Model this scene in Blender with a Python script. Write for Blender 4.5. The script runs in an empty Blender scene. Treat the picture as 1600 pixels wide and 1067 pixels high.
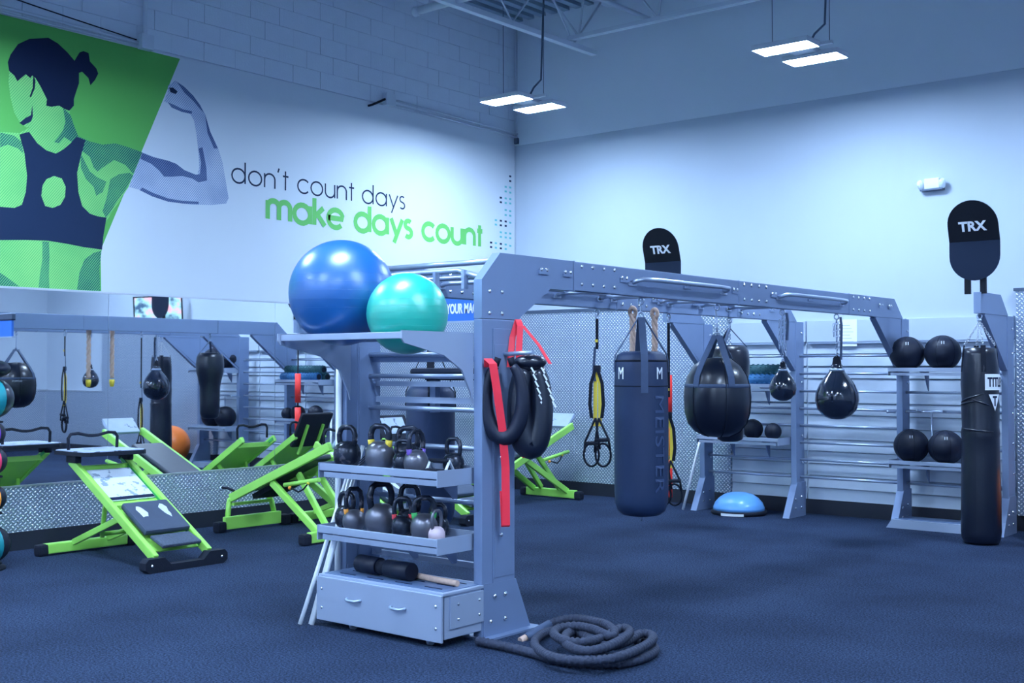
import bpy, bmesh, math, random
from mathutils import Vector, Matrix
from mathutils.geometry import tessellate_polygon
random.seed(7)
SC = bpy.context.scene
COL = SC.collection
PI = math.pi
R = math.radians

# ------------------------------------------------------------------ camera
cd = bpy.data.cameras.new('camera'); cam = bpy.data.objects.new('camera', cd); COL.objects.link(cam)
cam.location = (0, 0, 1.65)
cam.rotation_euler = (R(90 + 1.314), 0, R(39.45))
cd.sensor_width = 36; cd.lens = 1853 / 1600 * 36; cd.clip_end = 100
SC.camera = cam

# ------------------------------------------------------------------ world, exposure
w = bpy.data.worlds.new('world'); SC.world = w; w.use_nodes = True
w.node_tree.nodes['Background'].inputs[0].default_value = (.25, .4, 1, 1)
w.node_tree.nodes['Background'].inputs[1].default_value = .15
SC.view_settings.view_transform = 'Standard'
SC.view_settings.look = 'None'
SC.view_settings.exposure = 0.0
SC.view_settings.gamma = 1.0
SC.view_settings.use_curve_mapping = False
LAMP_COL = (.525, .715, 1.0)
LAMP_POWER = 212
ROOM = dict(xl=-10.3, xr=2.0, yb=12.75, yf=-4.0, h=6.55)

# ------------------------------------------------------------------ materials
def mat(name, col, rough=.5, metal=0, var=.06, nscale=8, bump=0, bscale=60, emit=None, spec=.5, coat=0, worn=None):
    m = bpy.data.materials.new(name); m.use_nodes = True
    nt = m.node_tree; n = nt.nodes; l = nt.links
    b = n['Principled BSDF']
    b.inputs['Roughness'].default_value = rough; b.inputs['Metallic'].default_value = metal
    b.inputs['Specular IOR Level'].default_value = spec
    b.inputs['Coat Weight'].default_value = coat
    b.inputs['Coat Roughness'].default_value = .3 if coat == .7 else .15
    tc = n.new('ShaderNodeTexCoord')
    nz = n.new('ShaderNodeTexNoise'); nz.inputs['Scale'].default_value = nscale; nz.inputs['Detail'].default_value = 3
    l.new(tc.outputs['Object'], nz.inputs['Vector'])
    mx = n.new('ShaderNodeMix'); mx.data_type = 'RGBA'
    mx.inputs['A'].default_value = tuple(max(0, c * (1 - var)) for c in col) + (1,)
    mx.inputs['B'].default_value = tuple(min(1, c * (1 + var)) for c in col) + (1,)
    l.new(nz.outputs['Fac'], mx.inputs['Factor'])
    out = mx.outputs['Result']
    if worn:
        wn = n.new('ShaderNodeTexNoise'); wn.inputs['Scale'].default_value = worn[1]; wn.inputs['Detail'].default_value = 5
        l.new(tc.outputs['Object'], wn.inputs['Vector'])
        rp = n.new('ShaderNodeValToRGB'); rp.color_ramp.elements[0].position = worn[2]; rp.color_ramp.elements[1].position = worn[2] + .04
        l.new(wn.outputs['Fac'], rp.inputs['Fac'])
        m2 = n.new('ShaderNodeMix'); m2.data_type = 'RGBA'
        l.new(rp.outputs['Color'], m2.inputs['Factor']); l.new(out, m2.inputs['A']); m2.inputs['B'].default_value = tuple(worn[0]) + (1,)
        out = m2.outputs['Result']
    l.new(out, b.inputs['Base Color'])
    if bump:
        bn = n.new('ShaderNodeTexNoise'); bn.inputs['Scale'].default_value = bscale; bn.inputs['Detail'].default_value = 4
        l.new(tc.outputs['Object'], bn.inputs['Vector'])
        bp = n.new('ShaderNodeBump'); bp.inputs['Strength'].default_value = bump; bp.inputs['Distance'].default_value = .01
        l.new(bn.outputs['Fac'], bp.inputs['Height']); l.new(bp.outputs['Normal'], b.inputs['Normal'])
    if emit:
        b.inputs['Emission Color'].default_value = tuple(emit[0]) + (1,); b.inputs['Emission Strength'].default_value = emit[1]
    return m

def mat_plate(name, plane):
    """raised-lozenge tread plate; plane 'x' = panel lying in YZ, 'y' = panel lying in XZ"""
    m = mat(name, (.52, .57, .62), .30, .6, .08, 3)
    nt = m.node_tree; n = nt.nodes; l = nt.links; b = n['Principled BSDF']
    g = n.new('ShaderNodeNewGeometry'); mp = n.new('ShaderNodeMapping')
    mp.inputs['Rotation'].default_value = (R(45), 0, 0) if plane == 'x' else (0, R(45), 0)
    s = 1 / .033
    mp.inputs['Scale'].default_value = (s, s, s)
    l.new(g.outputs['Position'], mp.inputs['Vector'])
    sx = n.new('ShaderNodeSeparateXYZ'); l.new(mp.outputs['Vector'], sx.inputs[0])
    a, c = ('Y', 'Z') if plane == 'x' else ('X', 'Z')
    def mth(op, x, y=None):
        k = n.new('ShaderNodeMath'); k.operation = op
        for i, v in enumerate((x, y)):
            if v is None: continue
            if isinstance(v, (int, float)): k.inputs[i].default_value = v
            else: l.new(v, k.inputs[i])
        return k.outputs[0]
    u = mth('SUBTRACT', mth('FRACT', sx.outputs[a]), .5); v = mth('SUBTRACT', mth('FRACT', sx.outputs[c]), .5)
    par = mth('MODULO', mth('ABSOLUTE', mth('ADD', mth('FLOOR', sx.outputs[a]), mth('FLOOR', sx.outputs[c]))), 2)
    def ell(p, q): return mth('SUBTRACT', 1, mth('ADD', mth('MULTIPLY', mth('POWER', mth('ABSOLUTE', p), 2), 4.4), mth('MULTIPLY', mth('POWER', mth('ABSOLUTE', q), 2), 17)))
    h = mth('MAXIMUM', mth('ADD', mth('MULTIPLY', ell(u, v), par), mth('MULTIPLY', ell(v, u), mth('SUBTRACT', 1, par))), 0)
    bp = n.new('ShaderNodeBump'); bp.inputs['Strength'].default_value = .9; bp.inputs['Distance'].default_value = .006
    l.new(h, bp.inputs['Height']); l.new(bp.outputs['Normal'], b.inputs['Normal'])
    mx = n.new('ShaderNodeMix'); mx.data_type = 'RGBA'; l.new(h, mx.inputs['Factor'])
    mx.inputs['A'].default_value = (.33, .41, .54, 1); mx.inputs['B'].default_value = (1, 1, 1, 1)  # sparkle on the raised lozenges is painted in, white over blue grey
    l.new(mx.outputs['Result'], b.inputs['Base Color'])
    return m

def mat_carpet():
    m = mat('carpet', (.05, .075, .15), .95, 0, 0, 4, spec=.15)
    nt = m.node_tree; n = nt.nodes; l = nt.links; b = n['Principled BSDF']
    tc = n.new('ShaderNodeTexCoord')
    f = n.new('ShaderNodeTexNoise'); f.inputs['Scale'].default_value = 75; f.inputs['Detail'].default_value = 7; f.inputs['Roughness'].default_value = .85
    g = n.new('ShaderNodeTexNoise'); g.inputs['Scale'].default_value = 1.1; g.inputs['Detail'].default_value = 4
    l.new(tc.outputs['Object'], f.inputs['Vector']); l.new(tc.outputs['Object'], g.inputs['Vector'])
    r1 = n.new('ShaderNodeValToRGB'); e = r1.color_ramp.elements
    e[0].position = .43; e[0].color = (.003, .008, .024, 1); e[1].position = .62; e[1].color = (.062, .098, .185, 1)
    l.new(f.outputs['Fac'], r1.inputs['Fac'])
    r2 = n.new('ShaderNodeValToRGB'); e = r2.color_ramp.elements
    e[0].position = .3; e[0].color = (.72, .74, .78, 1); e[1].position = .7; e[1].color = (1.15, 1.15, 1.15, 1)
    l.new(g.outputs['Fac'], r2.inputs['Fac'])
    mx = n.new('ShaderNodeMix'); mx.data_type = 'RGBA'; mx.blend_type = 'MULTIPLY'; mx.inputs['Factor'].default_value = 1
    l.new(r1.outputs['Color'], mx.inputs['A']); l.new(r2.outputs['Color'], mx.inputs['B']); l.new(mx.outputs['Result'], b.inputs['Base Color'])
    bp = n.new('ShaderNodeBump'); bp.inputs['Strength'].default_value = .8; bp.inputs['Distance'].default_value = .012
    l.new(f.outputs['Fac'], bp.inputs['Height']); l.new(bp.outputs['Normal'], b.inputs['Normal'])
    return m

def mat_print(name, a, b_, duty=.5, scale=38):
    """halftone print: two inks in fine diagonal stripes"""
    m = mat(name, a, .6, 0, 0, 4, spec=.2)
    nt = m.node_tree; n = nt.nodes; l = nt.links; b = n['Principled BSDF']
    g = n.new('ShaderNodeNewGeometry'); mp = n.new('ShaderNodeMapping'); mp.inputs['Rotation'].default_value = (R(40), 0, 0)
    l.new(g.outputs['Position'], mp.inputs['Vector'])
    wv = n.new('ShaderNodeTexWave'); wv.bands_direction = 'Y'; wv.inputs['Scale'].default_value = scale / 2.2
    l.new(mp.outputs['Vector'], wv.inputs['Vector'])
    nz = n.new('ShaderNodeTexNoise'); nz.inputs['Scale'].default_value = 2.2; nz.inputs['Detail'].default_value = 3; l.new(g.outputs['Position'], nz.inputs['Vector'])
    ad = n.new('ShaderNodeMath'); ad.operation = 'ADD'; l.new(wv.outputs['Fac'], ad.inputs[0])
    ms = n.new('ShaderNodeMath'); ms.operation = 'MULTIPLY'; ms.inputs[1].default_value = 1.4; l.new(nz.outputs['Fac'], ms.inputs[0])
    l.new(ms.outputs[0], ad.inputs[1])
    rp = n.new('ShaderNodeValToRGB'); e = rp.color_ramp.elements
    e[0].position = 0; e[0].color = tuple(a) + (1,); e[1].position = 1; e[1].color = tuple(b_) + (1,)
    e[0].position = max(0, (1.2 - duty) / 1.0 * .6); e[1].position = min(1, e[0].position + .35)
    dv = n.new('ShaderNodeMath'); dv.operation = 'MULTIPLY'; dv.inputs[1].default_value = .5; l.new(ad.outputs[0], dv.inputs[0])
    l.new(dv.outputs[0], rp.inputs['Fac']); l.new(rp.outputs['Color'], b.inputs['Base Color'])
    return m

M = {}
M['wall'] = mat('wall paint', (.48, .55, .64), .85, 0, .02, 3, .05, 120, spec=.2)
M['wall_up'] = mat('upper wall with uplight', (.70, .77, .84), .9, 0, .03, 2, .06, 100, spec=.15)  # lighter than the lower wall: lamp spill and ceiling bounce put into the colour
M['block'] = mat('painted block', (.68, .74, .82), .9, 0, .05, 5, .35, 45, spec=.15)
M['mortar'] = mat('painted mortar', (.60, .66, .75), .95, 0, .12, 3, .4, 60, spec=.1)
M['carpet'] = mat_carpet()
M['black'] = mat('black trim', (.010, .014, .028), .6, 0, .1, 6)
M['mirror'] = mat('mirror', (.95, .97, .98), .015, 1, 0, 1)
M['plate_x'] = mat_plate('tread plate on side wall', 'x')
M['plate_y'] = mat_plate('tread plate on back wall', 'y')
M['alu'] = mat('aluminium trim', (.62, .66, .72), .35, .8, .05)
M['dtrim'] = mat('dark metal trim', (.08, .11, .17), .5, .4, .05)
M['rig'] = mat('blue grey powder coat', (.205, .275, .425), .42, .25, .04, 5, .05, 200)
M['rig_l'] = mat('light grey powder coat', (.38, .45, .58), .40, .3, .04, 5, .05, 200)
M['steel'] = mat('brushed steel tube', (.42, .50, .64), .32, .6, .05, 9)
M['bolt'] = mat('zinc bolt', (.85, .88, .92), .25, .9, .04)
M['bag'] = mat('black vinyl', (.005, .008, .020), .33, 0, .2, 6, .12, 14, coat=.25)
M['bagm'] = mat('matte black leatherette', (.006, .010, .026), .5, 0, .2, 6, .12, 22, spec=.35)
M['navy'] = mat('navy canvas', (.015, .032, .085), .5, 0, .15, 5, .15, 30)
M['glossbag'] = mat('glossy dark water bag', (.012, .018, .035), .10, 0, .2, 4, .06, 9, coat=.8)
M['strap'] = mat('black webbing', (.006, .009, .02), .75, 0, .2, 30, spec=.25)
M['greystrap'] = mat('slate webbing', (.05, .08, .15), .7, 0, .1, 30)
M['white'] = mat('white print', (.85, .88, .92), .6, 0, .03)
M['faint'] = mat('faint blue print', (.045, .075, .16), .5, 0, .02)
M['paper'] = mat('white paper', (.88, .92, .95), .8, 0, .02)
M['lens'] = mat('lamp lens', (1, 1, 1), .5, 0, 0, emit=(LAMP_COL, LAMP_POWER))
M['housing'] = mat('white lamp housing', (.62, .66, .72), .5, .2)
M['iron'] = mat('painted black iron', (.022, .028, .045), .26, .45, .5, 9, .15, 40, worn=((.12, .11, .13), 14, .60))
M['irong'] = mat('worn gunmetal iron', (.17, .17, .20), .30, .65, .4, 7, .15, 40)
M['pink'] = mat('chalky pink coating', (.62, .48, .52), .55, 0, .2, 14)
M['purple'] = mat('purple paint', (.16, .08, .42), .4, 0, .1)
M['yellow'] = mat('yellow paint', (.85, .62, .05), .5, 0, .1)
M['redp'] = mat('red paint', (.75, .04, .06), .5, 0, .1)
M['green'] = mat('lime green paint', (.38, .82, .13), .38, 0, .05, 4, coat=.2)
M['dgreen'] = mat('dark green decal', (.05, .42, .10), .5, 0, .1)  # darker green for the inner tracks and one kettlebell band
M['rubber'] = mat('black rubber', (.009, .013, .026), .75, 0, .2, 20, .2, 80, spec=.3)
M['pad'] = mat('black upholstery', (.016, .024, .045), .45, 0, .15, 10, .05, 40)
M['slate'] = mat('slate glide board', (.10, .16, .29), .4, 0, .1, 4)
M['standpad'] = mat('worn grey platform top', (.42, .50, .66), .5, 0, .15, 8, worn=((.10, .13, .2), 9, .62))
M['worn'] = mat('seat pad with torn patches', (.045, .065, .11), .6, 0, .15, 10)
M['foam'] = mat('pale torn foam', (.62, .66, .72), .8, 0, .2, 30, .6, 40)
M['ribbed'] = mat('ribbed rubber tread', (.06, .08, .12), .7, 0, .5, 60, .6, 60)
M['diagram'] = mat('printed exercise chart', (.72, .80, .88), .4, 0, .03, worn=((.30, .38, .5), 13, .56))
M['blueball'] = mat('blue vinyl ball', (.004, .11, .36), .40, 0, .05, 3, coat=.7, spec=.7)
M['greenball'] = mat('sea green vinyl ball', (.01, .46, .33), .40, 0, .05, 3, coat=.7, spec=.7)
M['orange'] = mat('orange vinyl', (1.0, .22, .03), .35, 0, .05, 3, coat=.2)
M['bosu'] = mat('pale blue dome vinyl', (.15, .42, .85), .32, 0, .04, 3, coat=.2)
M['red'] = mat('red latex band', (.92, .03, .055), .45, 0, .05, 6)
M['redfoam'] = mat('bright red foam', (1.0, .04, .03), .55, 0, .04, 9)
M['pvc'] = mat('white pvc', (.88, .92, .96), .35, 0, .02)
M['rope'] = mat('tan rope', (.55, .38, .30), .9, 0, .25, 40, .4, 60)
M['brope'] = mat('dark battle rope', (.022, .030, .058), .8, 0, .35, 40, .5, 60)
M['roller'] = mat('dark teal foam', (.02, .10, .12), .6, 0, .15, 20, .3, 40)
M['rollerb'] = mat('blue grid foam', (.03, .16, .36), .6, 0, .2, 20)
M['teal'] = mat('teal rubber', (.01, .24, .28), .4, 0, .1, 6, .1, 50)
M['violet'] = mat('violet rubber', (.22, .06, .50), .4, 0, .1, 6, .1, 50)
M['crimson'] = mat('crimson rubber', (.80, .04, .12), .4, 0, .1, 6, .1, 50)
M['amber'] = mat('amber rubber', (1.0, .36, .04), .4, 0, .1, 6, .1, 50)
M['ink'] = mat('navy ink', (.005, .013, .045), .6, 0, .02, spec=.2)
M['ink2'] = mat('slate ink', (.010, .024, .065), .6, 0, .02, spec=.2)
M['gink'] = mat('green ink', (.15, .52, .13), .6, 0, .02, spec=.2)
M['mural'] = mat('white vinyl mural film', (.64, .70, .76), .7, 0, .015, 2, spec=.2)
M['field'] = mat('green mural ink', (.11, .42, .09), .6, 0, .05, 1, spec=.2)
M['skin'] = mat_print('light halftone', (.28, .68, .20), (.12, .46, .14), .62)
M['skinm'] = mat_print('mid halftone', (.13, .48, .17), (.008, .08, .10), .55)
M['arm'] = mat_print('pale arm halftone', (.60, .68, .78), (.24, .32, .50), .62)
M['armd'] = mat_print('dark arm halftone', (.16, .23, .40), (.03, .06, .18), .55)
M['tealdot'] = mat('teal ink', (.12, .50, .50), .6, 0, .02)
M['signblue'] = mat('blue sign film', (.03, .16, .60), .45, 0, .05, 2)
M['signblack'] = mat('black sign panel', (.003, .005, .012), .6, 0, .05, spec=.25)
M['signgrey'] = mat('charcoal sign panel', (.006, .014, .036), .75, 0, .05, spec=.2)
M['plank'] = mat('grey slatwall board', (.50, .58, .68), .55, .1, .10, 3)
M['header'] = mat('pale header panel', (.50, .58, .70), .5, .1, .04, 1.5)
M['deck'] = mat('roof deck steel', (.36, .46, .56), .6, .3, .1, 2)
M['joist'] = mat('painted joist steel', (.60, .66, .74), .6, .1, .06, 4)
M['glass'] = mat('frosted lens', (.75, .85, .95), .2, 0, .02)

def tv_mat():
    m = mat('lit television picture', (.02, .02, .03), .3)
    nt = m.node_tree; n = nt.nodes; l = nt.links; b = n['Principled BSDF']
    tc = n.new('ShaderNodeTexCoord'); nz = n.new('ShaderNodeTexNoise'); nz.inputs['Scale'].default_value = 5; nz.inputs['Detail'].default_value = 3
    l.new(tc.outputs['Object'], nz.inputs['Vector'])
    rp = n.new('ShaderNodeValToRGB'); e = rp.color_ramp.elements
    e[0].position = .38; e[0].color = (.03, .10, .25, 1); e[1].position = .62; e[1].color = (.95, .5, .65, 1)
    k = rp.color_ramp.elements.new(.5); k.color = (.35, .75, .95, 1)
    l.new(nz.outputs['Fac'], rp.inputs['Fac']); l.new(rp.outputs['Color'], b.inputs['Emission Color']); b.inputs['Emission Strength'].default_value = 1.3
    return m
M['tv'] = tv_mat()

# ------------------------------------------------------------------ mesh helpers
class MB:
    def __init__(s): s.bm = bmesh.new()
    def box(s, x0, x1, y0, y1, z0, z1, bev=0):
        r = bmesh.ops.create_cube(s.bm, size=1)
        vs = r['verts']
        for v in vs:
            v.co = Vector(((x0 + x1) / 2 + v.co.x * (x1 - x0), (y0 + y1) / 2 + v.co.y * (y1 - y0), (z0 + z1) / 2 + v.co.z * (z1 - z0)))
        if bev:
            es = list({e for v in vs for e in v.link_edges})
            bmesh.ops.bevel(s.bm, geom=es, offset=bev, segments=2, affect='EDGES', profile=.6)
        return s
    def bar(s, p0, p1, w_, h_, up=(0, 0, 1), bev=0):
        """rectangular bar from p0 to p1; w_ sideways, h_ along up"""
        p0, p1 = Vector(p0), Vector(p1); d = (p1 - p0); L = d.length; d.normalize()
        side = d.cross(Vector(up)).normalized(); u = side.cross(d)
        mtx = Matrix((side * w_, d * L, u * h_)).transposed().to_4x4(); mtx.translation = (p0 + p1) / 2
        vs = bmesh.ops.create_cube(s.bm, size=1, matrix=mtx)['verts']
        if bev:
            es = list({e for v in vs for e in v.link_edges})
            bmesh.ops.bevel(s.bm, geom=es, offset=bev, segments=2, affect='EDGES', profile=.6)
        return s
    def tube(s, pts, r, seg=8, closed=False, cap=True, rad=None):
        pts = [Vector(p) for p in pts]; n = len(pts); rings = []
        ref = None
        for i, p in enumerate(pts):
            a = pts[(i - 1) % n] if (closed or i > 0) else p
            b = pts[(i + 1) % n] if (closed or i < n - 1) else p
            t = (b - a).normalized()
            if ref is None:
                ref = Vector((0, 0, 1)) if abs(t.z) < .9 else Vector((1, 0, 0))
            x = t.cross(ref)
            if x.length < 1e-4: x = t.cross(Vector((1, .3, .2)))
            x.normalize(); y = x.cross(t).normalized(); ref = y
            rr = rad[i] if rad else r
            rings.append([s.bm.verts.new(p + x * math.cos(2 * PI * k / seg) * rr + y * math.sin(2 * PI * k / seg) * rr) for k in range(seg)])
        m = n if closed else n - 1
        for i in range(m):
            A, B = rings[i], rings[(i + 1) % n]
            off = 0
            if closed and i == n - 1:
                off = min(range(seg), key=lambda o: (A[0].co - B[o].co).length)
            for k in range(seg):
                f = s.bm.faces.new((A[k], A[(k + 1) % seg], B[(k + 1 + off) % seg], B[(k + off) % seg])); f.smooth = True
        if cap and not closed:
            s.bm.faces.new(rings[0][::-1]); s.bm.faces.new(rings[-1])
        return s
    def cyl(s, p0, p1, r, seg=12): return s.tube([p0, p1], r, seg)
    def lathe(s, prof, seg=28, c=(0, 0, 0), jit=0, smooth=True):
        """prof: (radius, z)"""
        rings = []
        for r, z in prof:
            if r < 1e-5: rings.append([s.bm.verts.new((c[0], c[1], c[2] + z))])
            else:
                rings.append([s.bm.verts.new((c[0] + r * (1 + jit * math.sin(5 * k + 9 * z)) * math.cos(2 * PI * k / seg), c[1] + r * (1 + jit * math.sin(3 * k + 7 * z)) * math.sin(2 * PI * k / seg), c[2] + z)) for k in range(seg)])
        for A, B in zip(rings, rings[1:]):
            for k in range(seg):
                k2 = (k + 1) % seg
                if len(A) == 1 and len(B) == 1: continue
                if len(A) == 1: f = s.bm.faces.new((A[0], B[k2], B[k]))
                elif len(B) == 1: f = s.bm.faces.new((A[k], A[k2], B[0]))
                else: f = s.bm.faces.new((A[k], A[k2], B[k2], B[k]))
                f.smooth = smooth
        if len(rings[0]) > 1: s.bm.faces.new(rings[0][::-1])
        if len(rings[-1]) > 1: s.bm.faces.new(rings[-1])
        return s
    def ball(s, c, r, sx=1, sy=1, sz=1, seg=24):
        mtx = Matrix.Translation(c) @ Matrix.Diagonal((r * sx, r * sy, r * sz, 1))
        res = bmesh.ops.create_uvsphere(s.bm, u_segments=seg, v_segments=max(8, seg // 2), radius=1, matrix=mtx)
        for v in res['verts']:
            for f in v.link_faces: f.smooth = True
        return s
    def prism(s, poly, a0, a1, axis='x'):
        """poly in the plane normal to axis (x: (y,z); y: (x,z); z: (x,y)), extruded from a0 to a1"""
        def P(u, v, a): return (a, u, v) if axis == 'x' else ((u, a, v) if axis == 'y' else (u, v, a))
        A = [s.bm.verts.new(P(u, v, a0)) for u, v in poly]; B = [s.bm.verts.new(P(u, v, a1)) for u, v in poly]
        n = len(poly)
        tr = tessellate_polygon([[Vector((u, v, 0)) for u, v in poly]])
        for t in tr:
            s.bm.faces.new([A[i] for i in t]); s.bm.faces.new([B[i] for i in t][::-1])
        for i in range(n):
            s.bm.faces.new((A[i], A[(i + 1) % n], B[(i + 1) % n], B[i]))
        return s
    def strip(s, pts, w_, t_, wdir):
        """flat webbing along pts, width w_ along wdir, thickness t_"""
        pts = [Vector(p) for p in pts]; wd = Vector(wdir).normalized(); prev = None
        n = len(pts)
        for i, p in enumerate(pts):
            a = pts[max(0, i - 1)]; b = pts[min(n - 1, i + 1)]; t = (b - a).normalized(); nn = t.cross(wd).normalized()
            q = [s.bm.verts.new(p + wd * w_ / 2 * sa + nn * t_ / 2 * sb) for sa, sb in ((-1, -1), (1, -1), (1, 1), (-1, 1))]
            if prev:
                for k in range(4): s.bm.faces.new((prev[k], prev[(k + 1) % 4], q[(k + 1) % 4], q[k]))
            else: s.bm.faces.new(q[::-1])
            prev = q
        s.bm.faces.new(prev)
        return s
    def build(s, name, m, parent=None, loc=None):
        bmesh.ops.recalc_face_normals(s.bm, faces=s.bm.faces)
        me = bpy.data.meshes.new(name); s.bm.to_mesh(me); s.bm.free()
        me.materials.append(M[m] if isinstance(m, str) else m)
        return link(name, me, parent, loc)

def link(name, me, parent=None, loc=None):
    o = bpy.data.objects.new(name, me); COL.objects.link(o)
    if parent: o.parent = parent
    if loc: o.location = loc
    return o
def tag(o, label, cat, group=None):
    o['label'] = label; o['category'] = cat
    if group: o['group'] = group
    return o
def thing(name, label, cat, loc=(0, 0, 0), rz=0, group=None, rot=None):
    o = bpy.data.objects.new(name, None); COL.objects.link(o); o.empty_display_size = .1
    o.location = loc; o.rotation_euler = rot or (0, 0, rz)
    return tag(o, label, cat, group)
def struct(o): o['kind'] = 'structure'; return o
def dup(root, loc, label, rz=None, scale=None):
    def cp(o, par):
        c = o.copy(); COL.objects.link(c); c.parent = par
        for ch in o.children: cp(ch, c)
        return c
    r = cp(root, None); r.location = loc; r['label'] = label
    if rz is not None: r.rotation_euler = (0, 0, rz)
    if scale: r.scale = (scale,) * 3
    return r
def arc(c, r, a0, a1, n, plane='xz'):
    out = []
    for i in range(n + 1):
        a = R(a0 + (a1 - a0) * i / n); u, v = r * math.cos(a), r * math.sin(a)
        out.append((c[0] + u, c[1], c[2] + v) if plane == 'xz' else ((c[0], c[1] + u, c[2] + v) if plane == 'yz' else (c[0] + u, c[1] + v, c[2])))
    return out

_tc = {}
def text_mesh(txt, bold=0.0, ext=.02):
    """mesh of a string, height 1 = capital height, x centred, base at y 0"""
    cu = bpy.data.curves.new('lettering', 'FONT'); cu.body = txt; cu.size = 1; cu.extrude = ext; cu.offset = bold; cu.align_x = 'CENTER'; cu.resolution_u = 3
    o = bpy.data.objects.new('tmp', cu); COL.objects.link(o)
    dg = bpy.context.evaluated_depsgraph_get(); me = bpy.data.meshes.new_from_object(o.evaluated_get(dg))
    bpy.data.objects.remove(o); bpy.data.curves.remove(cu)
    xs = [v.co.x for v in me.vertices]; ys = [v.co.y for v in me.vertices]
    cx = (min(xs) + max(xs)) / 2; hh = max(ys) - min(ys); y0 = min(ys)
    for v in me.vertices: v.co = Vector(((v.co.x - cx) / hh, (v.co.y - y0) / hh, v.co.z))
    return me, (max(xs) - min(xs)) / hh
def text(name, txt, m, parent, origin, right, up, height, width=None, bold=0.0, depth=.004, wrap=None):
    """lettering standing at origin (base centre); wrap=radius bends it round a vertical cylinder"""
    me, wd = text_mesh(txt, bold, .5)
    right = Vector(right).normalized(); up = Vector(up).normalized(); nn = right.cross(up)
    sx = (width / wd) if width else height
    for v in me.vertices:
        x, y, z = v.co.x * sx, v.co.y * height, v.co.z * depth
        v.co = Vector(origin) + right * x + up * y + nn * z
    me.materials.clear(); me.materials.append(M[m]); me.name = name
    return link(name, me, parent)

def text_wrap(name, txt, m, parent, c, rad, ang, z0, height, width, turned=False, bold=0.0):
    me, wd = text_mesh(txt, bold, .5)
    for v in me.vertices:
        x, y, d = v.co.x * width / wd, v.co.y * height, v.co.z * .004
        h, z = (y, -x) if turned else (x, y)
        a = ang + h / rad
        v.co = Vector((c[0] + (rad + d) * math.cos(a), c[1] + (rad + d) * math.sin(a), z0 + z))
    me.materials.clear(); me.materials.append(M[m])
    return link(name, me, parent)

# ================================================================== THE ROOM
XL, XR, YB, YF, HH = -10.36, 2.0, 12.66, -4.0, 6.42
flo = struct(MB().box(XL - .3, XR + .2, YF - .2, YB + .2, -.12, 0).build('floor', 'carpet'))
ceil_ = struct(MB().box(XL - .3, XR + .2, YF - .2, YB + .2, HH + .12, HH + .2).build('ceiling', 'deck'))
rib = None
for i in range(62):
    x = XL + .1 + i * .2
    if rib is None: rib = MB().prism([(-.05, 0.02), (.05, 0.02), (.03, .12), (-.03, .12)], YF, YB, 'y').build('deck_rib', 'deck', ceil_); rib.location = (x, 0, HH)
    else: o = rib.copy(); COL.objects.link(o); o.location = (x, 0, HH)
wl = struct(MB().box(XL - .25, XL - .012, YF, YB, 0, HH + .2).build('wall_left', 'mortar'))
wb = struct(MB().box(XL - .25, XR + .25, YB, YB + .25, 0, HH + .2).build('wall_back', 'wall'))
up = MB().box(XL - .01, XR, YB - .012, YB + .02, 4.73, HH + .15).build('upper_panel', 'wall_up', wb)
wr = struct(MB().box(XR, XR + .25, YF, YB, 0, HH + .2).build('wall_right', 'wall'))
wf = struct(MB().box(XL - .25, XR + .25, YF - .25, YF, 0, HH + .2).build('wall_front', 'wall'))

# painted block courses above the mural
blk = None
for r in range(8):
    z0 = 4.875 + r * .2
    for c in range(23):
        y0 = 3.9 + c * .4 + (.2 if r % 2 else 0)
        y1 = min(y0 + .39, YB)
        if y1 - y0 < .1: continue
        if blk is None: blk = MB().box(-.02, 0, .001, .3975, 0, .1975, .0025).build('block', 'block', wl); o = blk
        else: o = blk.copy(); COL.objects.link(o)
        o.location = (XL + .008 + random.uniform(-.004, .004), y0, z0 if z0 < 6.5 else z0)
        if y1 < y0 + .39: o.scale = (1, (y1 - y0) / .4, 1)

# side wall: baseboard, tread plate, mirror
struct(MB().box(XL - .02, XL + .03, YF, YB, 0, .165).build('baseboard_left', 'black'))
y = 4.0
pl = None
for i in range(8):
    y0, y1 = 2.85 + i * 1.22, 2.85 + (i + 1) * 1.22 - .004
    MB().box(XL - .012, XL + .006, y0, min(y1, YB), .165, .572).build('tread_plate', 'plate_x', wl)
MB().box(XL - .012, XL + .012, YF, YB - .02, .572, .588).build('mirror_sill', 'alu', wl)
ys = [0.25, 2.30, 4.355, 6.41, 8.464, 10.52, 12.575]
for a, b in zip(ys, ys[1:]):
    MB().box(XL - .012, XL, a + .002, b - .002, .588, 2.378).build('mirror_panel', 'mirror', wl)
MB().box(XL - .012, XL + .008, 0.25, 12.575, 2.378, 2.392).build('mirror_head_trim', 'alu', wl)
MB().box(XL - .012, XL + .006, 12.58, YB, .588, 2.39).build('tread_plate', 'plate_x', wl)

# back wall: plate, planks, header, baseboard
struct(MB().box(XL, XR, YB - .03, YB + .02, 0, .165).build('baseboard_back', 'black'))
struct(MB().box(XR - .03, XR + .02, YF, YB, 0, .165).build('baseboard_right', 'black'))
for a, b in ((-10.3, -9.33), (-9.33, -8.1), (-8.1, -7.0)):
    MB().box(a + .002, b - .002, YB - .03, YB, .165, 2.40).build('tread_plate', 'plate_y', wb)
MB().box(XL, -7.0, YB - .045, YB, 2.40, 2.44).build('plate_head_trim', 'dtrim', wb)
for a, b in ((-3.70, -2.5), (-2.5, -1.3), (-1.3, -.2)):
    MB().box(a + .002, b - .002, YB - .10, YB, .165, 2.44).build('tread_plate', 'plate_y', wb)
MB().box(-3.72, -.2, YB - .11, YB, 2.44, 2.47).build('plate_head_trim', 'dtrim', wb)
MB().box(-.2, XR, YB - .03, YB, .165, 1.20).build('tread_plate', 'plate_y', wb)
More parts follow.
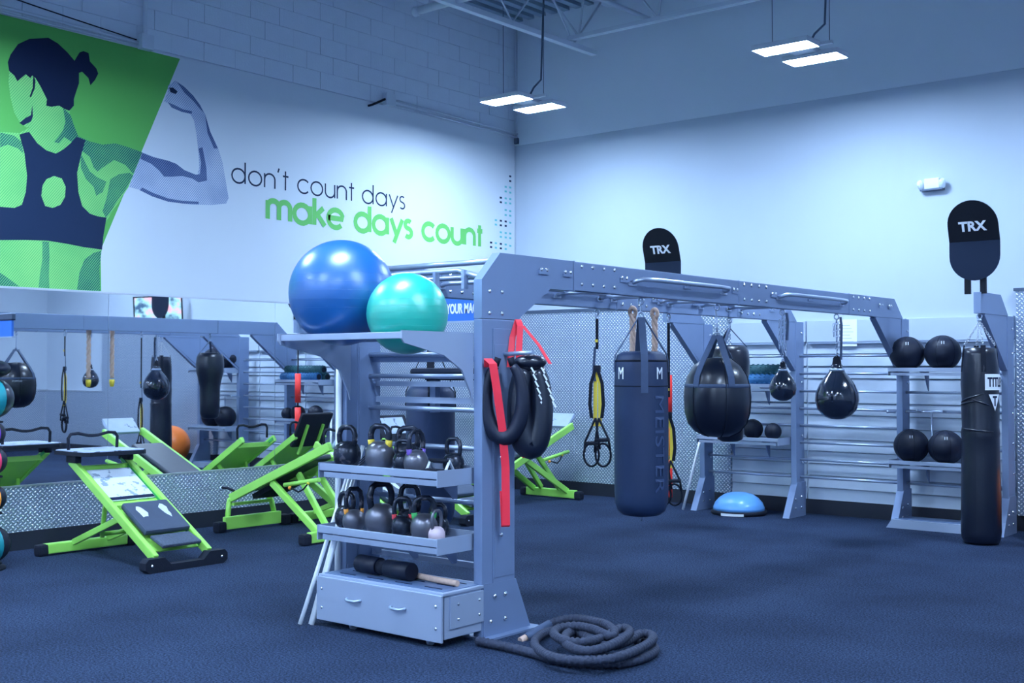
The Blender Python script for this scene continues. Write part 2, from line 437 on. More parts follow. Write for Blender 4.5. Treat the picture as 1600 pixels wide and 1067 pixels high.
MB().box(-.2, XR, YB - .04, YB, 1.20, 1.23).build('plate_head_trim', 'alu', wb)
for i in range(8):
    MB().box(XR - .02, XR, 2.5 + i * 1.28, 2.5 + (i + 1) * 1.28 - .004, .165, 1.20).build('tread_plate', 'plate_x', wr)
MB().box(XR - .03, XR, 2.5, YB - .04, 1.20, 1.23).build('plate_head_trim', 'alu', wr)
for a, b in ((-7.0, -6.02), (-6.02, -4.86), (-4.86, -3.73)):
    pk = None
    for i in range(13):
        z0 = .165 + i * .1375
        if pk is None:
            pk = MB().prism([(0, 0), (-.030, .004), (-.014, .128), (0, .134)], a + .01, b - .01, 'x').build('plank', 'plank', wb)
        else: o = pk.copy(); COL.objects.link(o); pk2 = o; o.location = (0, YB, z0); continue
        pk.location = (0, YB, z0)
    MB().box(a + .01, b - .01, YB - .05, YB, 1.955, 2.195, .004).build('header_panel', 'header', wb)
    MB().box(a + .03, b - .03, YB - .06, YB - .02, 1.93, 1.952).build('header_rail', 'steel', wb)

# conduits on the side wall and corner
t = thing('electrical_conduit', 'grey steel conduit run with a junction box at the left end of the mural top', 'conduit', (XL + .02, 6.76, 4.86))
MB().tube([(.03, 0, .1), (.03, 0, 1.69)], .022, 8).build('pipe', 'joist', t)
MB().box(.005, .09, -.07, .07, -.03, .12, .006).build('junction_box', 'joist', t)
MB().tube([(.03, -.08, .03), (.03, -1.7, .06), (.03, -3, .06)], .016, 8).build('pipe', 'joist', t)
MB().tube([(.03, -.08, -.005), (.03, -3, .02)], .010, 6).build('pipe', 'joist', t)
MB().tube([(.04, -.1, .05), (.05, -.8, .10), (.05, -1.5, .16), (.045, -2.6, .13)], .006, 6).build('cable', 'strap', t)
t = thing('electrical_conduit', 'pair of thin conduits running from a small box to the room corner above the mural', 'conduit', (XL + .02, 10.16, 4.92))
MB().box(.005, .08, -.08, .08, -.07, .08, .006).build('junction_box', 'joist', t)
MB().tube([(.03, .08, .02), (.03, 2.50, -.03)], .013, 8).build('pipe', 'joist', t)
MB().tube([(.03, .08, -.035), (.03, 2.52, -.08)], .013, 8).build('pipe', 'joist', t)
MB().tube([(.05, -.08, 0), (.04, -.28, -.1), (.02, -.33, -.12)], .015, 6).build('cable', 'strap', t)
t = thing('electrical_conduit', 'thin vertical conduit rising in the corner of the two walls', 'conduit', (XL + .05, YB - .03, 4.80))
MB().tube([(0, 0, 0), (0, 0, 1.60)], .010, 6).build('pipe', 'joist', t)
MB().box(-.03, .03, -.02, .02, -.05, .03, .004).build('junction_box', 'dtrim', t)

# ================================================================== WALL MURAL (flat vinyl print)
mu = thing('wall_mural', 'huge wall mural of an athlete flexing on lime green with a slogan', 'mural', (XL, 0, 0))
MB().box(-.014, .002, 1.5, YB - .013, 2.393, 4.862).build('mural_film', 'mural', mu)
def ink(name, poly, m, d):
    MB().prism(poly, .0022, .0022 + d * .0006, 'x').build(name, m, mu)
ink('green_field', [(3.164,4.870),(5.292,4.860),(7.205,4.840),(6.332,2.828),(6.319,2.740),(6.328,2.400),(5.318,2.398),(3.196,2.398)], 'field', 1)
ink('skin', [(5.382,4.365),(5.377,4.258),(5.396,4.121),(5.434,3.987),(5.484,3.913),(5.546,3.870),(5.583,3.876),(5.485,3.807),(5.303,3.791),(4.955,3.686),(4.625,3.498),(4.637,2.397),(5.318,2.398),(6.315,2.399),(6.300,2.553),(6.325,2.772),(6.364,3.055),(6.419,3.154),(6.529,3.311),(6.614,3.441),(6.770,3.812),(6.610,3.841),(6.468,3.858),(6.330,3.825),(6.193,3.836),(6.072,3.867),(6.005,3.967),(5.978,4.054),(6.003,4.180),(6.041,4.309),(5.921,4.531),(5.539,4.514)], 'skin', 2)
ink('skin_shading', [(6.072,3.867),(6.193,3.836),(6.330,3.825),(6.468,3.858),(6.610,3.841),(6.770,3.812),(6.670,3.581),(6.583,3.659),(6.456,3.692),(6.332,3.601),(6.277,3.556),(6.236,3.588),(6.194,3.688),(6.113,3.732),(6.086,3.789)], 'skinm', 3)
ink('skin_shading', [(6.100,3.705),(6.141,3.637),(6.196,3.546),(6.264,3.505),(6.374,3.469),(6.334,3.364),(6.266,3.319),(6.238,3.402),(6.156,3.467),(6.101,3.570)], 'skinm', 3)
ink('skin_shading', [(6.416,3.499),(6.513,3.561),(6.627,3.588),(6.670,3.568),(6.585,3.418),(6.501,3.308),(6.418,3.173),(6.370,3.118),(6.335,3.177),(6.376,3.306)], 'skinm', 3)
ink('skin_shading', [(5.912,4.116),(5.991,4.056),(6.031,3.952),(6.072,3.867),(6.006,3.802),(5.927,3.839),(5.876,3.771),(5.824,3.775),(5.914,3.897),(5.939,3.986)], 'skinm', 3)
ink('skin_shading', [(6.072,2.402),(6.097,2.571),(6.149,2.697),(6.243,2.766),(6.325,2.791),(6.306,2.615),(6.315,2.402)], 'skinm', 3)
ink('skin_shading', [(5.685,2.403),(5.696,2.516),(5.720,2.667),(5.718,2.833),(5.782,2.833),(5.790,2.702),(5.785,2.522),(5.792,2.400)], 'skinm', 3)
ink('skin_shading', [(5.258,2.397),(5.257,2.547),(5.352,2.495),(5.499,2.402)], 'skinm', 3)
ink('skin_shading', [(5.303,3.785),(5.436,3.776),(5.510,3.728),(5.523,3.624),(5.474,3.664),(5.377,3.685),(5.305,3.652)], 'skinm', 3)
ink('hair', [(5.369,4.438),(5.392,4.508),(5.464,4.623),(5.569,4.692),(5.757,4.745),(5.854,4.712),(5.952,4.647),(6.026,4.582),(6.078,4.673),(6.118,4.694),(6.172,4.686),(6.186,4.609),(6.255,4.554),(6.276,4.508),(6.242,4.439),(6.195,4.381),(6.174,4.445),(6.106,4.494),(6.073,4.475),(6.074,4.377),(6.042,4.279),(6.022,4.214),(6.023,4.153),(5.977,4.096),(5.925,4.106),(5.873,4.127),(5.795,4.102),(5.744,4.105),(5.750,4.166),(5.686,4.274),(5.635,4.343),(5.603,4.360),(5.585,4.333),(5.541,4.360),(5.504,4.324),(5.462,4.280),(5.431,4.327),(5.382,4.359)], 'ink', 5)
ink('hair', [(5.616,4.363),(5.635,4.319),(5.629,4.246),(5.593,4.156),(5.580,4.160),(5.610,4.249),(5.610,4.308)], 'ink', 5)
ink('hair', [(5.606,4.081),(5.613,3.981),(5.595,3.931),(5.521,3.884),(5.484,3.901),(5.545,3.958),(5.594,3.990)], 'ink2', 5)
ink('sports_top', [(5.485,3.795),(5.577,3.833),(5.659,3.739),(5.748,3.686),(5.845,3.669),(5.915,3.716),(5.993,3.788),(6.059,3.859),(6.146,3.841),(6.107,3.706),(6.062,3.516),(6.077,3.334),(6.118,3.204),(6.199,3.139),(6.281,3.122),(6.377,3.119),(6.344,2.929),(6.332,2.804),(6.135,2.813),(5.969,2.830),(5.775,2.844),(5.556,2.832),(5.313,2.811),(4.633,2.793),(4.630,3.068),(5.310,3.112),(5.443,3.115),(5.516,3.152),(5.552,3.274),(5.563,3.423),(5.536,3.626)], 'ink2', 4)
ink('skin', [(5.702,3.255),(5.713,3.352),(5.751,3.416),(5.827,3.456),(5.905,3.442),(5.945,3.368),(5.939,3.270),(5.894,3.192),(5.817,3.154),(5.741,3.164)], 'skin', 7)
ink('pale_arm', [(6.770,3.812),(6.902,3.786),(7.090,3.766),(7.245,3.701),(7.425,3.670),(7.449,3.747),(7.440,3.893),(7.414,4.091),(7.382,4.233),(7.334,4.292),(7.240,4.296),(7.124,4.336),(7.018,4.370),(7.062,4.463),(7.062,4.535),(7.153,4.605),(7.246,4.569),(7.356,4.496),(7.452,4.412),(7.517,4.322),(7.582,4.150),(7.681,3.995),(7.740,3.854),(7.782,3.668),(7.825,3.467),(7.792,3.409),(7.604,3.372),(7.364,3.350),(7.132,3.351),(6.905,3.391),(6.758,3.432),(6.621,3.448)], 'arm', 2)
ink('arm_shading', [(6.770,3.806),(6.902,3.779),(7.068,3.769),(7.167,3.750),(7.268,3.697),(7.402,3.667),(7.457,3.681),(7.472,3.797),(7.439,3.947),(7.487,3.967),(7.537,3.759),(7.546,3.625),(7.442,3.592),(7.362,3.623),(7.245,3.634),(7.115,3.611),(7.024,3.600),(6.963,3.657),(6.873,3.710),(6.748,3.745)], 'armd', 4)
ink('arm_shading', [(7.077,4.518),(7.123,4.527),(7.177,4.497),(7.154,4.466),(7.093,4.475)], 'ink2', 4)
ink('arm_shading', [(7.168,4.595),(7.262,4.559),(7.372,4.486),(7.452,4.406),(7.500,4.333),(7.452,4.365),(7.372,4.432),(7.262,4.499)], 'armd', 3)
ink('arm_shading', [(7.063,4.365),(7.139,4.352),(7.248,4.324),(7.357,4.323),(7.350,4.295),(7.232,4.295),(7.109,4.320)], 'armd', 3)
ink('arm_shading', [(7.517,4.322),(7.582,4.150),(7.681,3.982),(7.632,3.975),(7.550,4.125)], 'armd', 3)
ink('arm_shading', [(6.772,3.459),(6.905,3.417),(7.071,3.384),(7.247,3.377),(7.443,3.391),(7.443,3.365),(7.247,3.350),(7.071,3.351),(6.891,3.383),(6.744,3.430)], 'armd', 3)
# corner squares of the print
sq = {'ink2': [(12.548,4.297),(12.548,4.231),(12.451,3.665),(12.451,3.604),(12.347,3.979),(12.347,3.918),(12.347,3.664),(12.347,3.603),(12.347,3.349),(12.347,3.288),(12.143,3.350),(12.143,3.289)], 'tealdot': [(12.548,4.143),(12.548,4.072),(12.548,3.984),(12.548,3.922),(12.548,3.816),(12.548,3.754),(12.548,3.657),(12.548,3.507),(12.548,3.445),(12.549,3.339),(12.451,4.140),(12.451,4.078),(12.451,3.982),(12.451,3.920),(12.451,3.823),(12.451,3.753),(12.451,3.507),(12.451,3.446),(12.451,3.349),(12.451,3.287),(12.347,3.507),(12.347,3.445),(12.243,3.663),(12.243,3.602),(12.243,3.350),(12.243,3.289),(12.243,3.193),(12.243,3.132)], }
for mm, pts in sq.items():
    b = MB()
    for u, v in pts: b.box(.0022, .004, u - .022, u + .022, v - .013, v + .013)
    b.build('printed_squares', mm, mu)

# slogan in a geometric stroke alphabet
def C_(cx, cy, r, a0, a1, n=18): return [(cx + r * math.cos(R(a0 + (a1 - a0) * i / n)), cy + r * math.sin(R(a0 + (a1 - a0) * i / n))) for i in range(n + 1)]
GL = {
 'd': (1.28, [C_(.5, .5, .5, 0, 360), [(1, 0), (1, 1.5)]]), 'o': (1.24, [C_(.5, .5, .5, 0, 360)]),
 'n': (1.06, [[(0, 0), (0, 1)], [(0, .55)] + C_(.41, .59, .41, 180, 0)[1:] + [(.82, 0)]]),
 "'": (.40, [[(.1, 1.5), (.0, 1.2)]]), 't': (.62, [[(.22, 0), (.22, 1.38)], [(0, 1), (.46, 1)]]),
 'c': (1.12, [C_(.5, .5, .5, 42, 318)]), 'u': (1.06, [[(0, 1), (0, .41)] + C_(.41, .41, .41, 180, 360)[1:] + [(.82, 1)], [(.82, .5), (.82, 0)]]),
 'a': (1.28, [C_(.5, .5, .5, 0, 360), [(1, 0), (1, 1)]]), 'y': (1.02, [[(0, 1), (.42, 0)], [(.84, 1), (.22, -.45)]]),
 's': (.78, [C_(.27, .755, .23, 40, 270, 10) + C_(.27, .255, .25, 90, -140, 10)[1:]]),
 'm': (1.62, [[(0, 0), (0, 1)], [(0, .6)] + C_(.34, .66, .34, 180, 0)[1:] + [(.68, 0)], [(.68, .6)] + C_(1.02, .66, .34, 180, 0)[1:] + [(1.36, 0)]]),
 'k': (.90, [[(0, 0), (0, 1.5)], [(.58, 1), (.02, .46)], [(.20, .60), (.68, 0)]]), 'e': (1.22, [[(0, .52), (.98, .52)] + C_(.5, .5, .5, 3, 318)[1:]]), ' ': (.62, [])}
def slogan(txt, y0, y1, zb0, zb1, xh, sw, m):
    W = sum(GL[c][0] for c in txt) - .25; sx = (y1 - y0) / W; x = 0
    for c in txt:
        adv, strokes = GL[c]
        if strokes:
            b = MB()
            for q, st in enumerate(strokes):
                dx = .0045 + q * .0008
                P = [Vector((y0 + (x + p[0]) * sx, zb0 + (zb1 - zb0) * (x + p[0]) / W + p[1] * xh)) for p in st]
                n = len(P); closed = (P[0] - P[-1]).length < 1e-4; L = []; Q = []
                for i in range(n):
                    a = P[i - 1] if i > 0 else (P[-2] if closed else P[0]); c2 = P[i + 1] if i < n - 1 else (P[1] if closed else P[-1])
                    d = (c2 - a).normalized(); nn = Vector((-d.y, d.x)) * sw / 2
                    L.append(b.bm.verts.new((dx, *(P[i] + nn)))); Q.append(b.bm.verts.new((dx, *(P[i] - nn))))
                for i in range(n - 1): b.bm.faces.new((L[i], Q[i], Q[i + 1], L[i + 1]))
            b.build('letter', m, mu)
        x += adv
slogan("don't count days", 7.865, 10.49, 3.648, 3.628, .155, .020, 'ink2')
slogan("make days count", 8.35, 11.94, 3.302, 3.278, .205, .062, 'gink')

# ================================================================== CEILING STEEL
j = thing('roof_joist', 'white open web roof joist running toward the back wall', 'joist', (-8.72, 0, 5.66))
b = MB(); b.box(-.04, .04, 6.0, 12.25, -.03, .03); b.build('bottom_chord', 'joist', j)
MB().box(-.05, .05, 6.0, YB - .03, .68, .74).build('top_chord', 'joist', j)
for i, y0 in enumerate([6.4, 7.6, 8.8, 10.0, 11.2]):
    MB().tube([(0, y0, .7), (0, y0 + .6, .02), (0, y0 + 1.2, .7)], .014, 6).build('web_rod', 'joist', j)
j2 = thing('roof_joist', 'bridging angle pair crossing under the roof parallel to the back wall', 'joist', (0, 11.75, 5.74))
b = MB(); b.box(-8.75, 1.9, -.05, -.01, -.025, .025); b.build('bottom_chord', 'joist', j2)
MB().box(-8.75, 1.9, .015, .05, -.02, .04).build('bottom_chord', 'joist', j2)
for i in range(9):
    x = -8.6 + i * 1.15
    MB().tube([(x, 0, 0), (x + .1, 0, .66)], .013, 6).build('web_rod', 'joist', j2)
    MB().tube([(x, 0, 0), (x - .5, 0, .66)], .013, 6).build('web_rod', 'joist', j2)
p = thing('sprinkler_pipe', 'white round pipe with capped end below the roof deck', 'pipe', (-9.32, 9.62, 5.70))
MB().tube([(0, 0, 0), (2.4, 0, .02)], .045, 12).build('pipe', 'joist', p)
MB().tube([(-.03, 0, 0), (.05, 0, 0)], .055, 12).build('end_cap', 'joist', p)
p = thing('sprinkler_pipe', 'white pipe crossing the bridging angles near the back wall', 'pipe', (-8.0, 12.0, 6.0))
MB().tube([(0, -3, 0), (0, .45, 0)], .03, 10).build('pipe', 'joist', p)

# ================================================================== LIGHT FIXTURES
def fixture(loc, label):
    f = thing('highbay_light', label, 'light', loc, group='twin bar ceiling lights')
    for k, (dx, dy) in enumerate(((-.02, -.28), (.02, .28))):
        hb_ = MB().box(dx - .29, dx + .29, dy - .14, dy + .14, .018, .05, .004)
        for u0, u1, v0, v1 in ((-.29, .29, -.14, -.133), (-.29, .29, .133, .14), (-.29, -.283, -.133, .133), (.283, .29, -.133, .133)):
            hb_.box(dx + u0, dx + u1, dy + v0, dy + v1, -.002, .02)
        hs = hb_.build('lamp_housing', 'housing', f)
        MB().box(dx - .283, dx + .283, dy - .133, dy + .133, .006, .0178).build('lamp_lens', 'lens', hs)
    MB().box(-.12, .12, -.28, .28, .03, .07, .005).build('driver_box', 'housing', f)
    for sx_ in (-.3, .3):
        MB().tube([(sx_, 0, .07), (sx_ * 1.02, 0, 1.69)], .004, 5).build('hanging_wire', 'dtrim', f)
    MB().box(-.33, .33, -.02, .02, .05, .08).build('hanger_bar', 'housing', f)
    MB().tube([(.08, 0, .07), (.14, .02, .18), (.24, .03, .26), (.25, .03, .5), (.30, .03, 1.69)], .011, 6).build('power_cable', 'dtrim', f)
    return f
lamps = []
pos = [(-8.62, 10.68), (-5.14, 10.68), (-1.66, 10.68), (-8.62, 4.5), (-5.14, 4.5), (-1.66, 4.5), (-8.62, .3), (-5.14, .3), (-1.66, .3), (.9, 4.5), (-8.62, -2.6), (-5.14, -2.6), (-1.66, -2.6)]
names = ['twin bar light nearest the wall mural corner', 'twin bar light hung over the far middle of the gym', 'twin bar light at the far right, outside the view', 'twin bar light over the near incline trainers', 'twin bar light above the kettlebell rack', 'twin bar light right of the kettlebell rack', 'twin bar light behind the camera by the mirror', 'twin bar light behind the camera in the middle', 'twin bar light behind the camera to the right', 'twin bar light above the right hand walkway', 'rearmost twin bar light on the mirror side', 'rearmost twin bar light in the middle', 'rearmost twin bar light on the right']
f0 = None
for (x, y), nm in zip(pos, names):
    if f0 is None: f0 = fixture((x, y, 4.72), nm)
    else: dup(f0, (x, y, 4.72), nm)

# emergency light on back wall
e_ = e = thing('emergency_light', 'small white twin head emergency light high on the back wall', 'light', (-4.56, YB, 3.62))
MB().box(-.13, .13, -.09, 0, -.06, .08, .01).build('housing', 'housing', e)
for s_ in (-1, 1):
    h = MB().lathe([(.045, 0), (.055, .02), (.055, .09), (.03, .12)], 14).build('lamp_head', 'glass', e, (s_ * .17, -.06, -.045)); h.rotation_euler = (R(40), 0, R(s_ * 25))
MB().box(-.2, .2, -.10, -.02, -.085, -.06, .005).build('base_tray', 'dtrim', e)
e.scale = (.62, .8, .8)

# ================================================================== TRAINING RIG
XA, XB, XC, XD = -4.79, -6.0, -7.17, -3.72     # centre lines of the four frames
rig = thing('training_rig', 'blue grey steel training rig with two long overhead beams reaching the back wall', 'rig', (XA, 5.6, 0))
def RG(b, name, m='rig', par=None):
    """build in world metres, then hang on the rig"""
    o = b.build(name, m, par or rig)
    o.matrix_parent_inverse = Matrix.Translation((-XA, -5.6, 0))
    return o
HW = .033
T0, T1 = 2.175, 2.375
def bolts(pts, x, out=1, par=None):
    for (y, z) in pts:
        global _bolt
        if _bolt is None:
            _bolt = MB().lathe([(.0145, 0), (.0145, .005), (.010, .010), (0, .012)], 8).build('bolt', 'bolt', rig)
            o = _bolt
        else: o = _bolt.copy(); COL.objects.link(o)
        o.parent = rig; o.location = (x - XA, y - 5.6, z); o.rotation_euler = (0, R(90 * out), 0)
_bolt = None
for X, near in ((XA, True), (XB, True)):
    RG(MB().box(X - HW, X + HW, 6.44, 10.91, T0, T1, .006), 'beam')
    # near corner piece: beam end with cut corner, gusset
    RG(MB().prism([(5.49, 2.20), (5.665, T1), (6.43, T1), (6.43, T0), (6.18, T0), (5.84, 1.96), (5.49, 1.96)], X - HW, X + HW, 'x'), 'corner_piece')
    RG(MB().box(X - HW, X + HW, 5.49, 5.80, 0, 1.957, .006), 'post')
    RG(MB().box(X + HW, X + HW + .006, 5.59, 5.80, .26, 1.90, .003), 'cover_plate')
    RG(MB().box(X + HW + .006, X + HW + .009, 5.60, 5.785, .36, 1.80, .002), 'cover_plate')
    RG(MB().prism([(5.50, .0), (5.96, .0), (5.81, .33), (5.50, .33)], X - HW - .008, X + HW + .008, 'x'), 'foot_plate')
    RG(MB().box(X - .10, X + .10, 5.47, 6.0, 0, .012), 'base_plate')
    # far corner piece
    RG(MB().prism([(10.92, T0), (10.92, T1), (12.04, T1), (12.27, T0)], X - HW, X + HW, 'x'), 'corner_piece')
for X in (XC, XD):
    RG(MB().prism([(11.44, T0), (11.44, T1), (12.04, T1), (12.27, T0)], X - HW, X + HW, 'x'), 'corner_piece')
for X in (XA, XB, XC, XD):
    RG(MB().prism([(11.58, T0 - .001), (12.25, T0 - .001), (12.25, 1.66)], X - HW * .8, X + HW * .8, 'x'), 'gusset')
    RG(MB().bar((X, 11.56, 2.17), (X, 12.23, 1.64), .066, .03), 'brace')
    RG(MB().box(X - HW, X + HW, 12.24, 12.44, 0, T0, .005), 'wall_post')
    RG(MB().prism([(12.04, 0), (12.46, 0), (12.46, .38), (12.25, .38)], X - HW - .006, X + HW + .006, 'x'), 'foot_plate')
    bolts([(12.20, .10), (12.34, .10), (12.34, .22), (12.2, .2)], X + HW + .006)
    bolts([(12.38, z) for z in (.6, .9, 1.2, 1.5, 1.8, 2.05)], X + HW)
# splice plates with bolts, strap brackets
for X in (XA, XB):
    for y0 in (6.44, 8.72, 10.91):
        RG(MB().box(X + HW, X + HW + .004, y0, y0 + .54, T0 + .004, T1 - .004, .002), 'splice_plate')
        RG(MB().box(X - HW - .003, X + HW + .003, y0 - .006, y0 + .004, T0 - .003, T1 + .003), 'joint_cap')
        bolts([(y0 + .08 + k * .13, z) for k in range(4) for z in (2.225, 2.345)], X + HW + .004)
    bolts([(5.56, 2.13), (5.68, 2.13), (5.56, 1.995), (5.68, 1.995)], X + HW)
    bolts([(5.56, .10), (5.70, .10), (5.60, .25), (5.70, .25), (5.66, .62), (5.66, 1.10)], X + HW + .010)
    for y0 in (6.05, 6.31, 6.98, 7.85, 8.60, 9.28, 10.0, 10.75, 11.62, 11.86):
        RG(MB().prism([(y0, 2.265), (y0 + .10, 2.265), (y0 + .10, 2.283), (y0 + .085, 2.30), (y0 + .015, 2.30), (y0, 2.283)], X + HW, X + HW + .012, 'x'), 'strap_bracket')
        bolts([(y0 + .02, 2.296), (y0 + .08, 2.296)], X + HW + .006)
# pull up handles on the outer side of each beam
for X in (XA, XB):
    for ya, yb in ((7.14, 8.46), (9.42, 10.72)):
        o = X + HW; h = .075
        RG(MB().tube([(o, ya, 2.27), (o + .05, ya, 2.282), (o + h, ya + .035, 2.292), (o + h + .01, ya + .2, 2.295), (o + h + .01, yb - .2, 2.295), (o + h, yb - .035, 2.292), (o + .05, yb, 2.282), (o, yb, 2.27)], .017, 10), 'pullup_handle', 'steel')
        for yy in (ya, yb): RG(MB().box(o, o + .012, yy - .05, yy + .05, 2.245, 2.27, .003), 'handle_mount', 'steel')
# monkey bars between the beams
for y0 in (6.05, 6.42, 7.84, 8.46, 8.66, 9.59, 10.17, 10.72, 10.96):
    RG(MB().tube([(XB + HW, y0, 2.26), (XB + HW + .06, y0, 2.275), (XA - HW - .06, y0, 2.275), (XA - HW, y0, 2.26)], .017, 10), 'monkey_bar', 'steel')
    RG(MB().box(XB + HW, XB + HW + .012, y0 - .045, y0 + .045, 2.235, 2.262, .003), 'bar_mount', 'steel')
RG(MB().tube([(XB + HW, 5.62, 2.20), (XB + .15, 5.66, 2.27), (XB + .35, 5.7, 2.285), (XA - .35, 5.7, 2.285), (XA - .15, 5.66, 2.235), (XA - HW, 5.62, 2.19)], .02, 10), 'monkey_bar', 'steel')
RG(MB().tube([(XB + HW, 5.86, 2.35), (XA - HW, 5.86, 2.35)], .020, 10), 'monkey_bar', 'steel')
for x in (-5.6, -5.3, -5.05): RG(MB().box(x - .012, x + .012, 5.64, 5.68, 2.16, 2.28), 'bar_tie', 'steel')
# rungs of the near end frame
for z in (1.745, 1.60, 1.385, 1.14, .795):
    RG(MB().tube([(XB + HW, 5.70, z), (XA - HW, 5.70, z)], .017, 10), 'rung', 'steel')
RG(MB().box(XB + HW, XA - HW, 5.72, 5.75, 1.695, 1.735), 'cross_bar')
RG(MB().box(XB + HW, XA - HW, 5.755, 5.775, 1.53, 1.565), 'cross_bar', 'rig_l')
RG(MB().box(XB + HW, XA - HW, 5.755, 5.775, 1.42, 1.46), 'cross_bar', 'rig_l')
RG(MB().box(XB + HW, XA - HW, 5.72, 5.75, .375, .41), 'cross_bar', 'rig_l')
# rungs of the wall bays
for x0, x1 in ((XC, XB), (XB, XA), (XA, XD)):
    for z in (.44, .635, .825, 1.015, 1.205, 1.40, 1.595, 1.79, ):
        if x1 == XD and z in (.635, 1.015): continue
        RG(MB().tube([(x0 + HW, 12.34, z), (x1 - HW, 12.34, z)], .014, 8), 'rung', 'steel')
# ring hooks under beam A, B and the stubs
def hook(x, y):
    RG(MB().tube([(x + .024 * math.cos(a), y, T0 - .03 + .024 * math.sin(a)) for a in [2 * PI * k / 12 for k in range(12)]], .006, 6, True), 'ring_hook', 'steel')
for x, y in ((XA, 7.31), (XA, 8.42), (XA, 9.57), (XA, 10.69), (XB, 6.35), (XB, 8.46), (XB, 9.63), (XB, 10.80), (XC, 11.50), (XD, 11.50)): hook(x, y)

# ------------------------------------------------------------------ TRX signs
def sign(x, label):
    s = thing('paddle_sign', label, 'sign', (x, 11.46, 2.36), group=None)
    n = 14; w2 = .235
    up_ = []; 
    # lower half: vertical; upper half leans towards the camera
    low = [(w2, .50)] + [(w2, .36)] + [(w2 * math.cos(R(-a)), .36 + w2 * math.sin(R(-a))) for a in range(10, 180, 10)] + [(-w2, .36), (-w2, .50)]
    MB().prism(low, -.012, .0, 'y').build('sign_lower', 'signgrey', s)
    top = [(-w2, 0), (-w2, .16)] + [(w2 * math.cos(R(a)), .16 + w2 * math.sin(R(a))) for a in range(170, 0, -10)] + [(w2, .16), (w2, 0)]
    u = MB().prism(top, -.012, 0, 'y').build('sign_upper', 'signblack', s, (0, 0, .50)); u.rotation_euler = (R(17), 0, 0)
    text('lettering', 'TRX', 'white', u, (-.0, -.014, .10), (1, 0, 0), (0, 0, 1), .095, .26, .035)
    MB().box(-.10, -.045, .0, .03, 0, .40).build('sign_stem', 'signblack', s)
    MB().box(.045, .10, .0, .03, 0, .40).build('sign_stem', 'signblack', s)
    return s
sign(-7.21, 'black rounded sign with white capitals in the centre, half hidden behind the front beam')
sign(-3.745, 'black rounded sign with white capitals at the right edge, above its short beam')

# header sign hanging from the rig
hs = thing('header_sign', 'blue header board with white capitals seen behind the green ball', 'sign', (-6.52, 7.2, 0))
MB().box(-.46, .47, 0, .03, 2.04, 2.235, .004).build('sign_face', 'signblue', hs)
MB().box(-.48, .484, -.008, .04, 2.235, 2.25).build('frame', 'ink', hs)
MB().box(-.48, .484, -.004, .04, 2.25, 2.31).build('header_bar', 'dtrim', hs)
MB().box(-.48, .484, -.012, .04, 2.31, 2.322).build('frame', 'rig_l', hs)
MB().box(-.48, .484, -.008, .04, 2.022, 2.04).build('frame', 'rig_l', hs)
text('lettering', 'YOUR MACHINE', 'white', hs, (.135, -.002, 2.098), (1, 0, 0), (0, 0, 1), .085, .48, .03)

# ------------------------------------------------------------------ shelf trays on the near frame
def tray(name, label, x0, x1, yf, yb, z, lip, group=None, side=True):
    t = thing(name, label, 'shelf', (x0, yf, z), group=group); L = x1 - x0; D = yb - yf
    MB().box(0, L, .02, D, -.008, 0).build('tray_floor', 'rig', t)
    MB().box(0, L, 0, .022, -.012, lip, .004).build('front_lip', 'rig_l', t)
    MB().box(.03, L, .012, .03, -.055, -.02, .003).build('front_rail', 'rig_l', t)
    MB().box(-.004, L, D - .01, D, -.01, lip + .01).build('back_lip', 'rig_l', t)
    for x in (-.006, L):
        MB().box(x, x + .006, -.004, D, -.06, lip + .005, .002).build('side_plate', 'rig_l', t)
    for k in range(3):
        x = L * (.18 + .32 * k)
        MB().prism([(D, -.01), (.10, -.02), (.22, -.05), (D - .04, -.17), (D, -.17)], x, x + .006, 'x').build('bracket', 'rig', t)
    return t
tray('tray_shelf', 'upper kettlebell tray of the near rack', -5.90, -4.85, 5.19, 5.575, 1.00, .035)
tray('tray_shelf', 'lower kettlebell tray of the near rack, above the drawers', -5.91, -4.85, 5.19, 5.575, .595, .035)

# ball cradle
bc = thing('ball_cradle', 'open steel cradle at the top of the near rack carrying two stability balls', 'shelf', (-5.93, 4.89, 1.86))
L = 1.09
MB().box(0, L, 0, .03, -.035, 0.005, .004).build('front_rail', 'rig_l', bc)
MB().box(0, L, .52, .55, -.035, 0.005, .004).build('back_rail', 'rig_l', bc)
for x in (-.012, L):
    MB().prism([(-.02, .012), (-.02, -.035), (.0, -.06), (.34, -.13), (.50, -.22), (.58, -.36), (.60, -.42), (.605, .012)], x, x + .012, 'x').build('side_bracket', 'rig_l', bc)

# drawer unit
dw = thing('drawer_unit', 'low steel drawer chest on castors at the foot of the near rack', 'cabinet', (-5.85, 5.14, 0))
MB().box(.01, 1.09, .02, .40, .055, .315, .003).build('carcass', 'rig_l', dw)
MB().box(.004, 1.10, .0, .42, .312, .330, .003).build('top_frame', 'rig_l', dw)
MB().box(.03, 1.07, .03, .38, .330, .334).build('rubber_top', 'slate', dw)
for k in range(4):
    for q in range(3): MB().box(.12 + k * .25, .26 + k * .25, .08 + q * .11, .088 + q * .11, .334, .337).build('slot', 'ink', dw)
f = MB().box(0, 1.095, -.012, .004, .04, .316, .003).build('drawer_front', 'rig_l', dw)
for x in (.35, .74):
    MB().tube([(x - .06, -.012, .205), (x - .055, -.03, .205), (x - .03, -.042, .200), (x + .03, -.042, .200), (x + .055, -.03, .205), (x + .06, -.012, .205)], .009, 8).build('handle', 'steel', f)
for x, z in ((.05, .12), (.05, .24), (1.05, .12), (1.05, .25)):
    MB().lathe([(.010, 0), (.010, .004), (0, .008)], 8).build('bolt', 'bolt', f, (x, -.012, z)).rotation_euler = (R(90), 0, 0)
